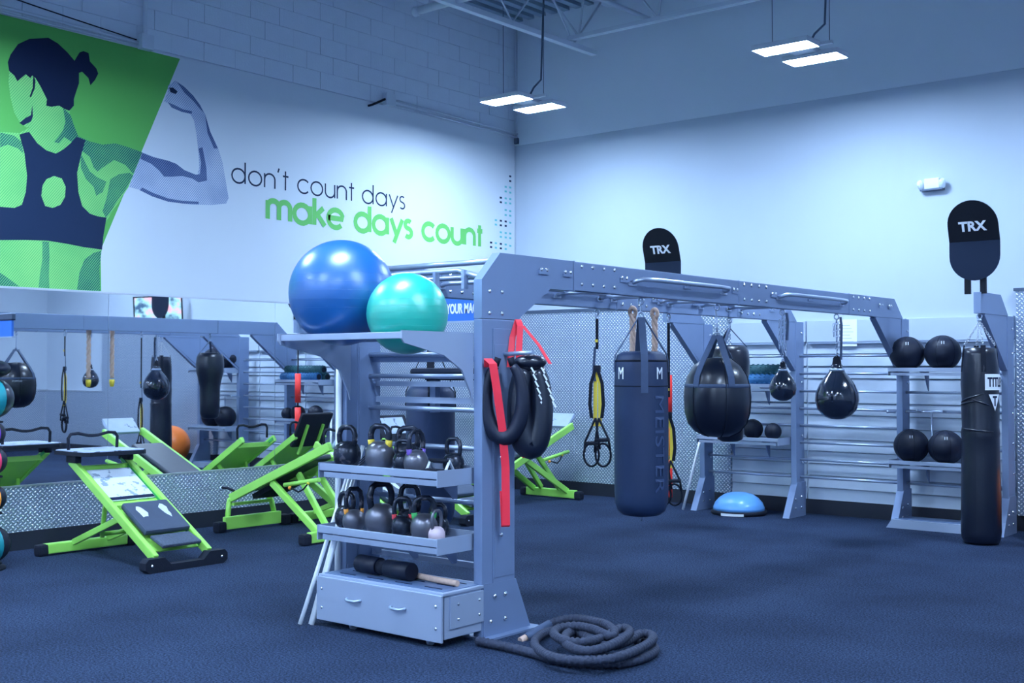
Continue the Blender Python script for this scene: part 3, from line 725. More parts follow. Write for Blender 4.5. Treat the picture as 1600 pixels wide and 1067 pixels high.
s = MB().box(1.09, 1.10, .06, .40, .11, .30, .003).build('side_panel', 'rig_l', dw)
for y, z in ((.13, .16), (.13, .25), (.32, .16), (.32, .25)):
    MB().lathe([(.010, 0), (.010, .004), (0, .008)], 8).build('bolt', 'bolt', s, (1.10, y, z)).rotation_euler = (0, R(90), 0)
for x, y in ((.28, .05), (.95, .05), (.28, .36), (.95, .36)):
    MB().tube([(x - .012, y, .028), (x + .012, y, .028)], .028, 12).build('castor', 'steel', dw)
# roller and bar on it
t = thing('foam_roller', 'dark foam roller lying on the drawer chest', 'roller', (-5.66, 5.33, .392))
t.rotation_euler = (0, 0, R(-4))
MB().tube([(0, 0, 0), (.20, 0, 0)], .056, 18).build('roller_half', 'bagm', t)
MB().tube([(.20, 0, 0), (.28, 0, 0)], .046, 18).build('centre_grip', 'strap', t)
MB().tube([(.28, 0, 0), (.50, 0, 0)], .056, 18).build('roller_half', 'bagm', t)
tag(MB().tube([(-4.82, 5.34, .354), (-5.0, 5.355, .354), (-5.2, 5.385, .354), (-5.55, 5.455, .354), (-5.75, 5.47, .354)], .019, 10).build('rope_length', 'rope'), 'tan rope length lying on the drawer chest from behind the roller to the right end', 'rope')

# kettlebells
def kettlebell(name, label, x, y, z, r, rz, body='iron', ring=None, hm='iron', hs_=1.0, group='kettlebells on the near rack'):
    k = thing(name, label, 'kettlebell', (x, y, z), R(rz), group)
    MB().lathe([(.0, .0), (r * .62, .0), (r * .82, r * .18), (r * .97, r * .55), (r, r * .92), (r * .95, r * 1.25), (r * .78, r * 1.6), (r * .5, r * 1.82), (.0, r * 1.9)], 26).build('body', body, k)
    w_ = r * .74; h = r * 1.40 * hs_; tr = r * .20
    P = [(-w_ * .80, 0, r * 1.45), (-w_ * .95, 0, r * 1.45 + h * .35), (-w_ * .98, 0, r * 1.45 + h * .6), (-w_ * .8, 0, r * 1.45 + h * .88), (-w_ * .45, 0, r * 1.45 + h), (w_ * .45, 0, r * 1.45 + h), (w_ * .8, 0, r * 1.45 + h * .88), (w_ * .98, 0, r * 1.45 + h * .6), (w_ * .95, 0, r * 1.45 + h * .35), (w_ * .80, 0, r * 1.45)]
    MB().tube(P, tr, 10).build('handle', hm, k)
    if ring:
        for s_ in (-1, 1):
            MB().tube([(s_ * w_ * .80, 0, r * 1.44), (s_ * w_ * .90, 0, r * 1.62), (s_ * w_ * .96, 0, r * 1.95)], tr * 1.15, 10).build('colour_band', ring, k)
    return k
zt, zl = 1.0, .595
kettlebell('kettlebell', 'black kettlebell at the left end of the upper tray', -5.84, 5.38, zt, .092, 8)
kettlebell('kettlebell', 'scuffed kettlebell with yellow bands on the upper tray', -5.53, 5.38, zt, .098, 12, 'irong', 'yellow')
kettlebell('kettlebell', 'black kettlebell at the back of the upper tray, its handle arching behind the others', -5.365, 5.47, zt, .094, 25)
kettlebell('kettlebell', 'small black kettlebell on the upper tray, left of the purple banded one', -5.27, 5.33, zt, .070, 20)
kettlebell('kettlebell', 'gunmetal kettlebell with a purple banded handle turned edge on, upper tray', -5.15, 5.32, zt, .078, 82, 'irong', 'purple', hs_=1.35)
kettlebell('kettlebell', 'dark kettlebell at the right end of the upper tray behind the push-up handles', -4.99, 5.49, zt, .068, 10, hs_=1.2)
kettlebell('kettlebell', 'black kettlebell at the left end of the lower tray', -5.865, 5.40, zl, .080, 10)
kettlebell('kettlebell', 'kettlebell with orange paint at its neck, second from the left on the lower tray', -5.72, 5.33, zl, .074, 65, 'irong', 'amber', hs_=1.6)
kettlebell('kettlebell', 'largest grey kettlebell, in the middle of the lower tray', -5.48, 5.34, zl, .104, 70, 'irong', None, hs_=1.15)
kettlebell('kettlebell', 'black kettlebell behind the large grey one on the lower tray', -5.36, 5.48, zl, .086, 30, hs_=1.5)
kettlebell('kettlebell', 'black kettlebell with a red mark, right of the large grey one', -5.265, 5.32, zl, .074, 40, 'iron', 'redp', hs_=1.3)
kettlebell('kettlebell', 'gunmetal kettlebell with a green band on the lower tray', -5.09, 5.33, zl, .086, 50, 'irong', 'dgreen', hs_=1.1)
kettlebell('kettlebell', 'dark kettlebell at the back right of the lower tray', -5.12, 5.49, zl, .070, 20)
kettlebell('kettlebell', 'small chalky pink kettlebell at the right end of the lower tray', -4.945, 5.29, zl, .052, 85, 'pink', None, 'irong', hs_=1.6)
# push-up handles
for x, y, rz, lb in ((-4.985, 5.36, 4, 'white and black push-up handle on the upper tray, in front'), (-4.96, 5.29, 0, 'black push-up handle lying in the right corner of the upper tray')):
    t = thing('pushup_handle', lb, 'handle', (x, y, zt), R(rz), 'push-up handles')
    if 'white' in lb:
        for s_ in (-.075, .075):
            MB().tube([(s_, -.05, .008), (s_, 0, .085), (s_, .05, .008)], .010, 8).build('side_frame', 'pvc', t)
        MB().tube([(-.075, 0, .085), (.075, 0, .085)], .013, 10).build('grip', 'rubber', t)
    else:
        for s_ in (-.07, .07): MB().box(s_ - .012, s_ + .012, -.04, .04, 0, .035, .006).build('side_frame', 'rubber', t)
        MB().tube([(-.07, 0, .03), (.07, 0, .03)], .012, 10).build('grip', 'rubber', t)
# jump ropes
t = thing('jump_rope', 'thin black jump rope cables slumped between two kettlebells on the upper tray', 'rope', (-5.64, 5.34, 1.0))
for k in range(3):
    MB().tube([(-.07 + .02 * k, -.05 + .01 * k, .01), (-.02 + .02 * k, 0, .06), (.05 + .015 * k, .05, .15), (.10 + .01 * k, .08, .19)], .004, 5).build('cable', 'strap', t)

# stability balls
def stab(label, x, y, z, r, m):
    t = thing('stability_ball', label, 'exercise ball', (x, y, z - r))
    MB().ball((0, 0, r), r, seg=64).build('ball_skin', m, t)
    b_ = MB()
    for k in range(-2, 3):
        zz = r + k * r * .16; rr = math.sqrt(r * r - (k * r * .16) ** 2)
        b_.tube([(rr * math.cos(a), rr * math.sin(a), zz) for a in [2 * PI * q / 64 for q in range(64)]], .0006, 4, True)
    b_.build('moulded_rings', m, t)
    MB().lathe([(.012, 0), (.012, .004), (0, .006)], 8).build('plug', 'pvc', t, (0, 0, r * 2 - .002))
    return t
stab('large glossy blue stability ball on top of the near rack', -5.66, 5.165, 2.135, .338, 'blueball')
stab('smaller sea green stability ball beside the blue one', -5.075, 5.165, 1.985, .248, 'greenball')

# white poles leaning at the near rack
for i, (p0, p1, lb) in enumerate((((-5.945, 5.07, .0), (-5.935, 5.50, .99), 'outermost white pole leaning at the left end of the near rack'), ((-5.90, 5.12, .0), (-5.91, 5.52, 1.05), 'second white pole leaning at the left end of the near rack'), ((-5.875, 5.11, .0), (-5.885, 5.56, 1.12), 'third white pole leaning behind the other two at the near rack'), )):
    t = thing('training_pole', lb, 'pole', p0); d = Vector(p1) - Vector(p0)
    MB().tube([(0, 0, 0), d], .014, 12).build('tube', 'pvc', t)
    MB().tube([d, d * 1.008], .0155, 12).build('end_cap', 'pvc', t)
t = thing('training_pole', 'tall white pole standing against the left upright of the near rack', 'pole', (-6.02, 5.46, 0)); 
MB().tube([(0, 0, 0), (.0, 0.01, 1.74)], .021, 12).build('tube', 'pvc', t)
MB().tube([(0, 0.01, 1.74), (0, .01, 1.75)], .023, 12).build('end_cap', 'pvc', t)
# padded board on the inner side of the frame
t = thing('padded_board', 'flat black padded board carried across the rungs of the near rack', 'bench pad', (-5.72, 5.84, 1.572))
MB().box(0, .87, 0, .40, .03, .082, .022).build('pad', 'pad', t)
MB().box(.10, .86, .05, .37, .0, .03, .004).build('backing', 'ink', t)
MB().bar((.15, .1, 0), (.15, .1, -.22), .05, .05, (0, 1, 0)).build('support', 'rig', t)

# ------------------------------------------------------------------ wall bay shelves
def wshelf(label, x0, x1, yf, z, nb=2):
    t = thing('wall_shelf', label, 'shelf', (x0, yf, z)); L = x1 - x0; D = 12.33 - yf
    MB().box(0, L, .02, D, -.03, -.02).build('tray_floor', 'rig', t)
    MB().box(0, L, 0, .02, -.035, .004, .003).build('front_lip', 'rig_l', t)
    MB().box(0.02, L - .02, .01, .028, -.075, -.045, .003).build('front_rail', 'rig_l', t)
    for x in (-.006, L): MB().box(x, x + .006, 0, D, -.075, .008).build('side_plate', 'rig_l', t)
    for k in range(nb):
        x = L * (.28 + .44 * k / max(1, nb - 1))
        MB().prism([(.12, -.035), (D, -.035), (D, -.24), (D - .06, -.16), (D - .10, -.08)], x, x + .012, 'x').build('bracket', 'rig', t)
    return t
wshelf('upper shelf of the right wall bay holding two black slam balls', -4.80, -3.80, 11.97, 1.655)
wshelf('lower shelf of the right wall bay holding two black slam balls', -4.80, -3.80, 11.97, .70)
wshelf('upper shelf of the left wall bay holding foam rollers', -7.08, -6.06, 11.97, 1.475)
wshelf('lower shelf of the left wall bay holding two medicine balls', -7.08, -6.06, 11.97, .875)
def slam(label, x, z, r, m='bagm', y=12.12):
    t = thing('slam_ball', label, 'medicine ball', (x, y, z), random.uniform(0, 3), 'black balls on the wall shelves')
    prof = [(r * math.sin(PI * k / 16), r * .97 - r * .97 * math.cos(PI * k / 16)) for k in range(17)]; prof[0] = (0, 0); prof[-1] = (0, r * 1.94)
    MB().lathe(prof, 28).build('ball_shell', m, t)
    b_ = MB()
    for a in (0, 60, 120): b_.tube([(r * 1.004 * math.cos(q) * math.cos(R(a)), r * 1.004 * math.cos(q) * math.sin(R(a)), r * .97 + r * .975 * math.sin(q)) for q in [2 * PI * k / 40 for k in range(40)]], .0022, 4, True)
    b_.build('seams', 'strap', t)
    return t
zs1, zs2 = 1.635, .68
for lb, x, z, r in (('black slam ball at the left of the upper right-bay shelf', -4.655, zs1, .178), ('black slam ball at the right of the upper right-bay shelf', -4.29, zs1, .182), ('black slam ball at the left of the lower right-bay shelf', -4.62, zs2, .178), ('black slam ball with a flattened look at the right of the lower right-bay shelf', -4.265, zs2, .176)):
    o = slam(lb, x, z, r)
    text_wrap('lettering', 'll', 'white', o, (0, 0), r * .86, R(-70) - o.rotation_euler.z, r * 1.45, .03, .03)
for lb, x, r in (('black medicine ball on the lower left-bay shelf, beside the hanging bags', -6.44, .115), ('small ribbed black medicine ball at the right end of the lower left-bay shelf', -6.19, .095), ('black medicine ball at the far left of the lower left-bay shelf', -6.85, .12)):
    slam(lb, x, .855, r)
# rollers
for k, (x0, x1, y, z, r, m, lb) in enumerate(((-6.95, -6.10, 12.10, 1.525, .062, 'rollerb', 'blue grid foam roller at the front of the upper left-bay shelf'), (-6.98, -6.14, 12.24, 1.525, .062, 'roller', 'dark teal foam roller at the back of the upper left-bay shelf'), (-6.98, -6.12, 12.17, 1.635, .062, 'roller', 'dark teal foam roller stacked on top of the other two'))):
    t = thing('foam_roller', lb, 'roller', (x0, y, z - r - .001))
    MB().tube([(0, 0, r), (x1 - x0, 0, r)], r, 20).build('foam', m, t)
    b_ = MB()
    for q in range(14):
        xx = .03 + q * (x1 - x0 - .06) / 13
        for a in range(0, 360, 30):
            b_.box(xx - .012, xx + .012, r * 1.0 * math.cos(R(a)) - .007, r * math.cos(R(a)) + .007, r + r * math.sin(R(a)) - .007, r + r * math.sin(R(a)) + .007)
    o = b_.build('foam_knobs', m, t); o['kind'] = 'stuff'
    MB().tube([(-.004, 0, r), (x1 - x0 + .004, 0, r)], r * .7, 16).build('core', 'rubber', t)
# hooks in the right bay
t = thing('barbell_hooks', 'small steel peg bar with a hanging hook between the two right-bay shelves', 'hooks', (-4.45, 12.30, 1.20))
MB().tube([(-.28, -.05, .0), (.30, -.05, .0)], .010, 8).build('peg_bar', 'steel', t)
MB().tube([(0, -.06, .0), (0, -.06, -.24), (.02, -.09, -.27), (.03, -.11, -.25)], .010, 8).build('hook', 'steel', t)
MB().tube([(-.12, .02, 0), (-.12, -.16, .02)], .010, 8).build('peg', 'steel', t)
MB().tube([(.14, .02, 0), (.14, -.16, .02)], .010, 8).build('peg', 'steel', t)
t = thing('barbell_hooks', 'single steel peg on the post left of the right wall bay', 'hooks', (XA - .05, 12.24, 1.19))
MB().tube([(.0, 0, 0), (-.01, -.16, .01)], .011, 8).build('peg', 'steel', t)
MB().ball((-.01, -.17, .01), .016, seg=10).build('peg_tip', 'steel', t)
# step platform
t = thing('step_platform', 'grey aerobic step lying on the floor under the right wall bay', 'step', (-4.36, 12.20, 0))
MB().prism([(-.50, 0), (.52, 0), (.47, .09), (-.44, .09)], -.17, .17, 'y').build('body', 'rig_l', t)
MB().box(-.42, .45, -.13, .14, .088, .097, .004).build('mat_top', 'slate', t)
# bosu
t = thing('balance_dome', 'pale blue half ball balance trainer lying on the floor by the left wall bay', 'balance trainer', (-6.60, 12.08, 0))
MB().lathe([(.0, .0), (.30, .0), (.315, .02), (.31, .05), (.0, .05)], 40).build('platform', 'rubber', t)
MB().lathe([(.29, .045), (.288, .08), (.265, .135), (.22, .185), (.16, .225), (.08, .245), (0, .25)], 40).build('dome', 'bosu', t)
dome = t
# white poles at left wall bay
for p0, p1, lb in (((-7.30, 12.02, 0), (-7.12, 12.20, .98), 'white pole leaning on the left end of the lower left-bay shelf'),):
    t = thing('training_pole', lb, 'pole', p0); d = Vector(p1) - Vector(p0)
    MB().tube([(0, 0, 0), d], .016, 12).build('tube', 'pvc', t); MB().tube([d, d * 1.01], .018, 12).build('end_cap', 'pvc', t)
# paper notice
t = thing('paper_notice', 'white printed sheet taped to the header panel of the wall bays', 'notice', (-5.52, YB - .052, 1.90))
MB().box(-.11, .11, -.004, 0, 0, .30).build('sheet', 'paper', t)
for k in range(6): MB().box(-.07, .07 - .02 * (k % 3), -.0052, -.004, .05 + k * .036, .056 + k * .036).build('print_line', 'header', t)

# ================================================================== HANGING BAGS
HK = T0 - .055
def chain(root, x, y, z0, z1, r=.013, m='steel', turns=0):
    b = MB(); n = max(2, int(abs(z1 - z0) / (r * 2.1)))
    for i in range(n):
        z = z0 + (z1 - z0) * (i + .5) / n; q = []
        for k in range(10):
            a = 2 * PI * k / 10; u, v = r * .7 * math.cos(a), r * 1.45 * math.sin(a)
            q.append((x + (u if i % 2 else 0), y + (0 if i % 2 else u), z + v))
        b.tube(q, r * .26, 5, True)
    return b.build('chain', m, root)
# heavy bag
hb = thing('heavy_bag', 'tall navy heavy bag with faint vertical lettering hanging from the near beam', 'punching bag', (XA, 7.31, .575))
Rb, Hb = .196, 1.20
MB().lathe([(0, 0), (.07, .0), (.135, .012), (.174, .045), (.191, .10), (Rb, .18), (Rb + .002, .6), (Rb, .97), (Rb * .985, 1.05), (Rb * .97, 1.13), (Rb * .9, 1.175), (Rb * .7, 1.20), (0, 1.205)], 40, jit=.006).build('bag_body', 'navy', hb)
MB().lathe([(Rb + .001, .945), (Rb + .0025, .946), (Rb + .0025, .952), (Rb + .001, .953)], 40).build('seam_band', 'strap', hb)
MB().lathe([(Rb * .975, 1.125), (Rb * .99, 1.13), (Rb * .975, 1.14)], 40).build('seam_band', 'strap', hb)
MB().tube([(0, 0, .0), (0, 0, -.035)], .006, 6).build('bottom_ring', 'steel', hb)
for a in (40, 130, 220, 310):
    c, s_ = math.cos(R(a)), math.sin(R(a))
    MB().strip([(Rb * 1.01 * c, Rb * 1.01 * s_, .90 if a in (310,) else 1.05), (Rb * 1.0 * c, Rb * 1.0 * s_, 1.13), (Rb * .95 * c, Rb * .95 * s_, 1.18), (.02 * c, .02 * s_, 1.45)], .052, .006, (-s_, c, 0)).build('hanging_strap', 'greystrap', hb)
MB().tube([(.025 * math.cos(a), 0, 1.465 + .025 * math.sin(a)) for a in [2 * PI * k / 12 for k in range(12)]], .007, 6, True).build('ring', 'steel', hb)
chain(hb, 0, 0, 1.48, 1.60)
text_wrap('lettering', 'MEISTER', 'faint', hb, (0, 0), Rb + .0045, R(-27), .53, .085, .70, True, .0)
for a in (-104, -15):
    text_wrap('logo_mark', 'M', 'white', hb, (0, 0), Rb + .003, R(a), 1.0, .085, .05)
# second heavy bag
h2 = thing('heavy_bag', 'plain dark navy heavy bag hanging behind the kettlebell trays', 'punching bag', (XB, 6.35, .50))
MB().lathe([(0, 0), (.08, 0), (.135, .012), (.165, .05), (.178, .12), (.18, .9), (.175, .98), (.14, 1.02), (0, 1.03)], 36, jit=.004).build('bag_body', 'navy', h2)
for a in (45, 135, 225, 315):
    c, s_ = math.cos(R(a)), math.sin(R(a))
    MB().strip([(.183 * c, .183 * s_, .86), (.181 * c, .181 * s_, .98), (.02 * c, .02 * s_, 1.36)], .05, .006, (-s_, c, 0)).build('hanging_strap', 'strap', h2)
chain(h2, 0, 0, 1.36, 1.64)
# wrecking ball bag
wbg = thing('ball_bag', 'big round black wrecking ball bag hanging by four grey straps in the middle', 'punching bag', (XA, 8.42, 1.10))
pf = [(0, 0), (.10, .008), (.18, .045), (.235, .11), (.262, .20), (.270, .32), (.262, .40), (.240, .49), (.192, .57), (.115, .63), (0, .645)]
MB().lathe(pf, 40, jit=.004).build('bag_body', 'bag', wbg)
MB().lathe([(.258, .398), (.2645, .40), (.259, .428), (.25, .43)], 40).build('seam_band', 'greystrap', wbg)
b_ = MB()
for a in (-45, 15, 75, 135, 195, 255):
    b_.tube([((r + .002) * math.cos(R(a)), (r + .002) * math.sin(R(a)), z) for r, z in pf[1:-1]], .004, 5)
b_.build('seam_stitching', 'strap', wbg)
for a in (-100, -35, 80, 145):
    c, s_ = math.cos(R(a)), math.sin(R(a))
    MB().strip([(.263 * c, .263 * s_, .41), (.246 * c, .246 * s_, .49), (.20 * c, .20 * s_, .575), (.025 * c, .025 * s_, .82)], .055, .006, (-s_, c, 0)).build('hanging_strap', 'greystrap', wbg)
MB().tube([(.035 * math.cos(a), 0, .82 + .02 * math.sin(a)) for a in [2 * PI * k / 12 for k in range(12)]], .008, 6, True).build('ring', 'steel', wbg)
MB().tube([(0, 0, .82), (.0, 0, .90), (-.01, 0, 1.02)], .008, 6).build('carabiner', 'steel', wbg)
text_wrap('label_strip', 'ULTIMATE', 'white', wbg, (0, 0), .268, R(205), .37, .022, .13)
# bowling pin bag
bw = thing('uppercut_bag', 'black bowling pin shaped bag hanging behind the wrecking ball bag', 'punching bag', (XB, 10.80, .90))
MB().lathe([(0, 0), (.08, .005), (.125, .03), (.142, .09), (.146, .30), (.150, .48), (.175, .60), (.200, .70), (.205, .82), (.195, .92), (.175, .97), (.14, .99), (0, .995)], 36, jit=.006).build('bag_body', 'bag', bw)
for a in (40, 160, 280):
    c, s_ = math.cos(R(a)), math.sin(R(a))
    MB().strip([(.19 * c, .19 * s_, .90), (.175 * c, .175 * s_, .975), (.01 * c, .01 * s_, 1.16)], .03, .005, (-s_, c, 0)).build('hanging_strap', 'greystrap', bw)
chain(bw, 0, 0, 1.16, 1.25)
# water bags
def waterbag(label, y, zb, r, h):
    t = thing('water_bag', label, 'punching bag', (XA, y, zb))
    prof = [(0, 0), (r * .35, r * .04), (r * .68, r * .22), (r * .9, r * .5), (r, r * .9), (r * .97, r * 1.25), (r * .8, r * 1.65), (r * .55, r * 2.0), (r * .34, r * 2.25), (r * .26, r * 2.42), (r * .26, r * 2.55), (0, r * 2.58)]
    MB().lathe(prof, 32, jit=.006).build('bag_body', 'glossbag', t)
    MB().lathe([(r * .28, r * 2.25), (r * .36, r * 2.25), (r * .34, r * 2.36), (r * .28, r * 2.38)], 20).build('collar', 'steel', t)
    z = r * 2.58
    MB().prism([(-r * .22, z - .02), (r * .22, z - .02), (r * .16, z + r * .28), (0, z + r * .42), (-r * .16, z + r * .28)], -.012, .012, 'y').build('hanger_plate', 'rubber', t)
    MB().tube([(0, .02 * math.cos(a), z + r * .45 + .02 * math.sin(a)) for a in [2 * PI * k / 12 for k in range(12)]], .005, 6, True).build('ring', 'steel', t)
    chain(t, 0, 0, z + r * .5, HK - zb, .014)
    chain(t, .025, .01, z + r * .8, HK - zb - .02, .014)
    chain(t, -.022, -.015, z + r * 1.3, HK - zb - .04, .014)
    MB().strip([(.04, .0, HK - zb + .02), (.05, .0, HK - zb - .06), (.042, 0, HK - zb - .30 * (r / .16))], .03, .012, (0, 1, 0)).build('safety_strap', 'greystrap', t)
    return t
waterbag('small glossy black teardrop water bag on a bunched chain, left of the larger one', 9.57, 1.365, .118, .3)
waterbag('larger glossy teardrop water bag on a chain in front of the wall bars', 10.69, 1.165, .205, .4)

# tall bag standing below the right stub beam
tb = thing('heavy_bag', 'very tall black floor-length bag with a white label patch at the right edge', 'punching bag', (-3.72, 11.50, 0))
MB().lathe([(0, .0), (.10, .0), (.155, .012), (.175, .05), (.182, .12), (.178, .45), (.172, .8), (.168, 1.0), (.173, 1.04), (.165, 1.10), (.172, 1.30), (.166, 1.36), (.172, 1.50), (.165, 1.66), (.150, 1.78), (.145, 1.84), (.10, 1.85), (0, 1.85)], 36, jit=.012).build('bag_body', 'bag', tb)
for z0, z1, a0, a1 in ((1.33, 1.42, -150, -60), (1.30, 1.36, -160, -70), (1.09, 1.06, -150, -30), (1.38, 1.30, -110, -40)):
    MB().tube([((.173) * math.cos(R(a0 + (a1 - a0) * k / 10)), .173 * math.sin(R(a0 + (a1 - a0) * k / 10)), z0 + (z1 - z0) * k / 10) for k in range(11)], .010, 6, rad=[.002 + .009 * math.sin(PI * k / 10) for k in range(11)]).build('crease', 'bag', tb)
for a in (-150, -60, 30, 120):
    c, s_ = math.cos(R(a)), math.sin(R(a))
    MB().strip([(.165 * c, .165 * s_, 1.62), (.152 * c, .152 * s_, 1.80), (.14 * c, .14 * s_, 1.87)], .045, .006, (-s_, c, 0)).build('strap_tab', 'strap', tb)
    b_ = MB()
    for i in range(11):
        p = Vector((.14 * c, .14 * s_, 1.87)).lerp(Vector((0, 0, 2.10)), (i + .5) / 11)
        b_.tube([(p.x + (.008 * math.cos(q)) * (1 if i % 2 else .4), p.y + .008 * math.cos(q) * (.4 if i % 2 else 1), p.z + .014 * math.sin(q)) for q in [2 * PI * k / 8 for k in range(8)]], .003, 5, True)
    b_.build('chain', 'alu', tb)
MB().lathe([(.02, 2.10), (.022, 2.11), (.02, 2.12)], 12).build('ring', 'steel', tb)
def patch(name, m, c, rad, a0, a1, z0, z1, root, tri=False):
    b = MB(); n = 10; A = []; B = []
    for k in range(n + 1):
        a = R(a0 + (a1 - a0) * k / n); x, y = c[0] + rad * math.cos(a), c[1] + rad * math.sin(a)
        zb = z0 + (z1 - z0) * (abs(k - n / 2) / (n / 2)) if tri else z0
        A.append(b.bm.verts.new((x, y, min(zb, z1 - .001)))); B.append(b.bm.verts.new((x, y, z1)))
    for k in range(n): b.bm.faces.new((A[k], A[k + 1], B[k + 1], B[k]))
    return b.build(name, m, root)
patch('label_strip', 'white', (0, 0), .318, -100, -52, .006, .034, dome)
patch('label_patch', 'white', (0, 0), .1775, -58, 20, 1.45, 1.60, tb)
text_wrap('lettering', 'TITLE', 'ink', tb, (0, 0), .179, R(-20), 1.48, .09, .19, bold=.02)
patch('shield_patch', 'white', (0, 0), .1780, -47, -4, 1.255, 1.41, tb, True)
text_wrap('lettering', 'T', 'ink', tb, (0, 0), .1795, R(-26), 1.30, .095, .05, bold=.03)

# ------------------------------------------------------------------ suspension straps
def trx(label, x, y, drop=0, flip=1):
    t = thing('suspension_trainer', label, 'suspension strap', (x, y, 0), R(8), 'suspension straps')
    z = HK - drop
    MB().tube([(0, .018 * math.cos(a), T0 - .06 + .03 * math.sin(a)) for a in [2 * PI * k / 12 for k in range(12)]], .006, 6, True).build('carabiner', 'steel', t)
    MB().strip([(0, 0, T0 - .09), (0, 0, 1.98 - drop), (0, 0, 1.80 - drop)], .026, .008, (1, 0, 0)).build('anchor_strap', 'strap', t)
    MB().strip([(-.02, .0, 1.82 - drop), (-.035, 0, 1.62 - drop), (-.02, 0, 1.52 - drop)], .022, .006, (1, .3, 0)).build('strap_loop', 'greystrap', t)
    for s_ in (-1, 1):
        MB().strip([(s_ * .005, .0, 1.62 - drop), (s_ * .022, .01, 1.50 - drop), (s_ * .024, .01, 1.22 - drop), (s_ * .02, 0, 1.13 - drop)], .036, .006, (1, 0, 0)).build('yellow_strap', 'yellow', t)
        MB().strip([(s_ * .01, -.012, 1.63 - drop), (s_ * .055, -.012, 1.50 - drop), (s_ * .066, -.012, 1.32 - drop), (s_ * .05, -.01, 1.20 - drop)], .03, .008, (1, 0, 0)).build('adjuster_strap', 'strap', t)
        cx = s_ * .05
        MB().tube([(cx * .3, .0, 1.20 - drop), (cx - .07, 0, .99 - drop), (cx - .075, 0, .90 - drop)], .010, 6).build('handle_cord', 'strap', t)
        MB().tube([(cx * .3, .0, 1.20 - drop), (cx + .06, 0, 1.02 - drop), (cx + .075, 0, .93 - drop)], .010, 6).build('handle_cord', 'strap', t)
        MB().tube([(cx - .07, 0, .99 - drop + s_ * .015), (cx + .065, 0, 1.0 - drop + s_ * .015)], .018, 10).build('grip', 'rubber', t)
        MB().tube([(cx + .075 * math.cos(a), .015 * s_, .88 - drop + .10 * math.sin(a)) for a in [2 * PI * k / 18 for k in range(18)]], .010, 6, True).build('foot_cradle', 'strap', t)
    MB().box(-.03, .03, -.015, .015, 1.60 - drop, 1.66 - drop, .006).build('locking_loop', 'rubber', t)
    MB().box(-.012, .012, -.018, -.012, 1.86 - drop, 1.885 - drop).build('tag_patch', 'yellow', t)
    return t
trx('black and yellow suspension strap left of the navy heavy bag', XB, 8.46, -.02)
trx('black and yellow suspension strap hanging lower, right of the navy heavy bag', XB, 9.63, .42)
# red padded pole
rp = thing('padded_pole', 'slim pole with three bright red foam sleeves hanging from the left stub beam', 'padded pole', (XC, 11.50, 0))
MB().tube([(0, 0, .16), (0, 0, HK)], .012, 8).build('pole', 'strap', rp)
for z0, z1 in ((1.15, 1.58), (.67, 1.08), (.20, .62)):
    MB().tube([(0, 0, z0), (0, 0, z1)], .043, 18).build('foam_sleeve', 'redfoam', rp)
# climbing ropes
def rope(label, x, y):
    t = thing('climbing_rope', label, 'rope', (x, y, 0), group=None)
    b_ = MB()
    for q in range(3):
        b_.tube([(.016 * math.cos(q * 2.094 + k * .55), .016 * math.sin(q * 2.094 + k * .55), 2.14 - k * .022) for k in range(29)], .016, 6)
    b_.build('strand_body', 'rope', t)
    MB().tube([(.030 * math.cos(a), 0, 2.155 + .042 * math.sin(a)) for a in [2 * PI * k / 12 for k in range(12)]], .019, 8, True).build('top_loop', 'rope', t)
    MB().tube([(0, 0, 1.50), (0, 0, 1.46), (0, 0, 1.40)], .033, 10, rad=[.034, .036, .026]).build('taped_end', 'yellow', t)
    return t
rope('short tan climbing rope hanging behind the straps of the navy heavy bag', -5.90, 8.87)
rope('short tan climbing rope hanging just right of the navy heavy bag straps', -5.90, 9.23)

# ------------------------------------------------------------------ bags and bands on the right post of the near rack
px_ = XA + HW + .012
peg = MB().tube([(px_ - .01, 5.70, 1.74), (px_ + .22, 5.70, 1.75)], .014, 10); RG(peg, 'storage_peg', 'steel')
def ushape(label, c, rx, rz_, r0, r1, m, yaw, group='horseshoe shaped training bags'):
    t = thing('bulgarian_bag', label, 'training bag', c, yaw, group); P = []; rad = []
    for k in range(29):
        a = R(118 + (422 - 118) * k / 28); P.append((rx * math.cos(a), 0, rz_ * math.sin(a)))
        rad.append(r0 + (r1 - r0) * math.sin(PI * k / 28) ** .8)
    MB().tube(P, r0, 14, rad=rad).build('bag_body', m, t)
    for i, s_ in ((0, 1), (28, -1)):
        MB().tube([P[i], (P[i][0] * .7, 0, P[i][2] + .05)], r0 * .8, 10).build('grip', 'strap', t)
    return t, P, rad
t1, P1, _ = ushape('slim black horseshoe bag hanging on the right post under the red band', (px_ + .075, 5.60, 1.46), .115, .235, .026, .050, 'bagm', R(32))
t2, P2, rad2 = ushape('fat black horseshoe bag with white slashes hanging beside the slim one', (px_ + .15, 5.76, 1.42), .066, .25, .060, .086, 'bag', R(48))
MB().ball((0, 0, .27), .07, 1.5, .9, .7, seg=18).build('top_bulge', 'bag', t2)
for k in range(6):
    for q, dz in ((0, 0), (1, .0)):
        z = .22 - k * .042; x = (.06 + .014 * k) if q else (-.005 + .012 * k)
        yy = -.062 if q == 0 else -.050
        MB().bar((x, yy - .012, z + .018), (x + .022, yy - .010, z - .018), .010, .004, (0, 1, 0)).build('white_slash', 'white', t2)
def band(label, pts, w_=.045, m='red', wd=(.8, .6, 0)):
    t = thing('resistance_band', label, 'band', (0, 0, 0), group='red bands on the right post')
    o = MB().strip(pts, w_, .006, wd).build('band_loop', m, t); return t
x = px_
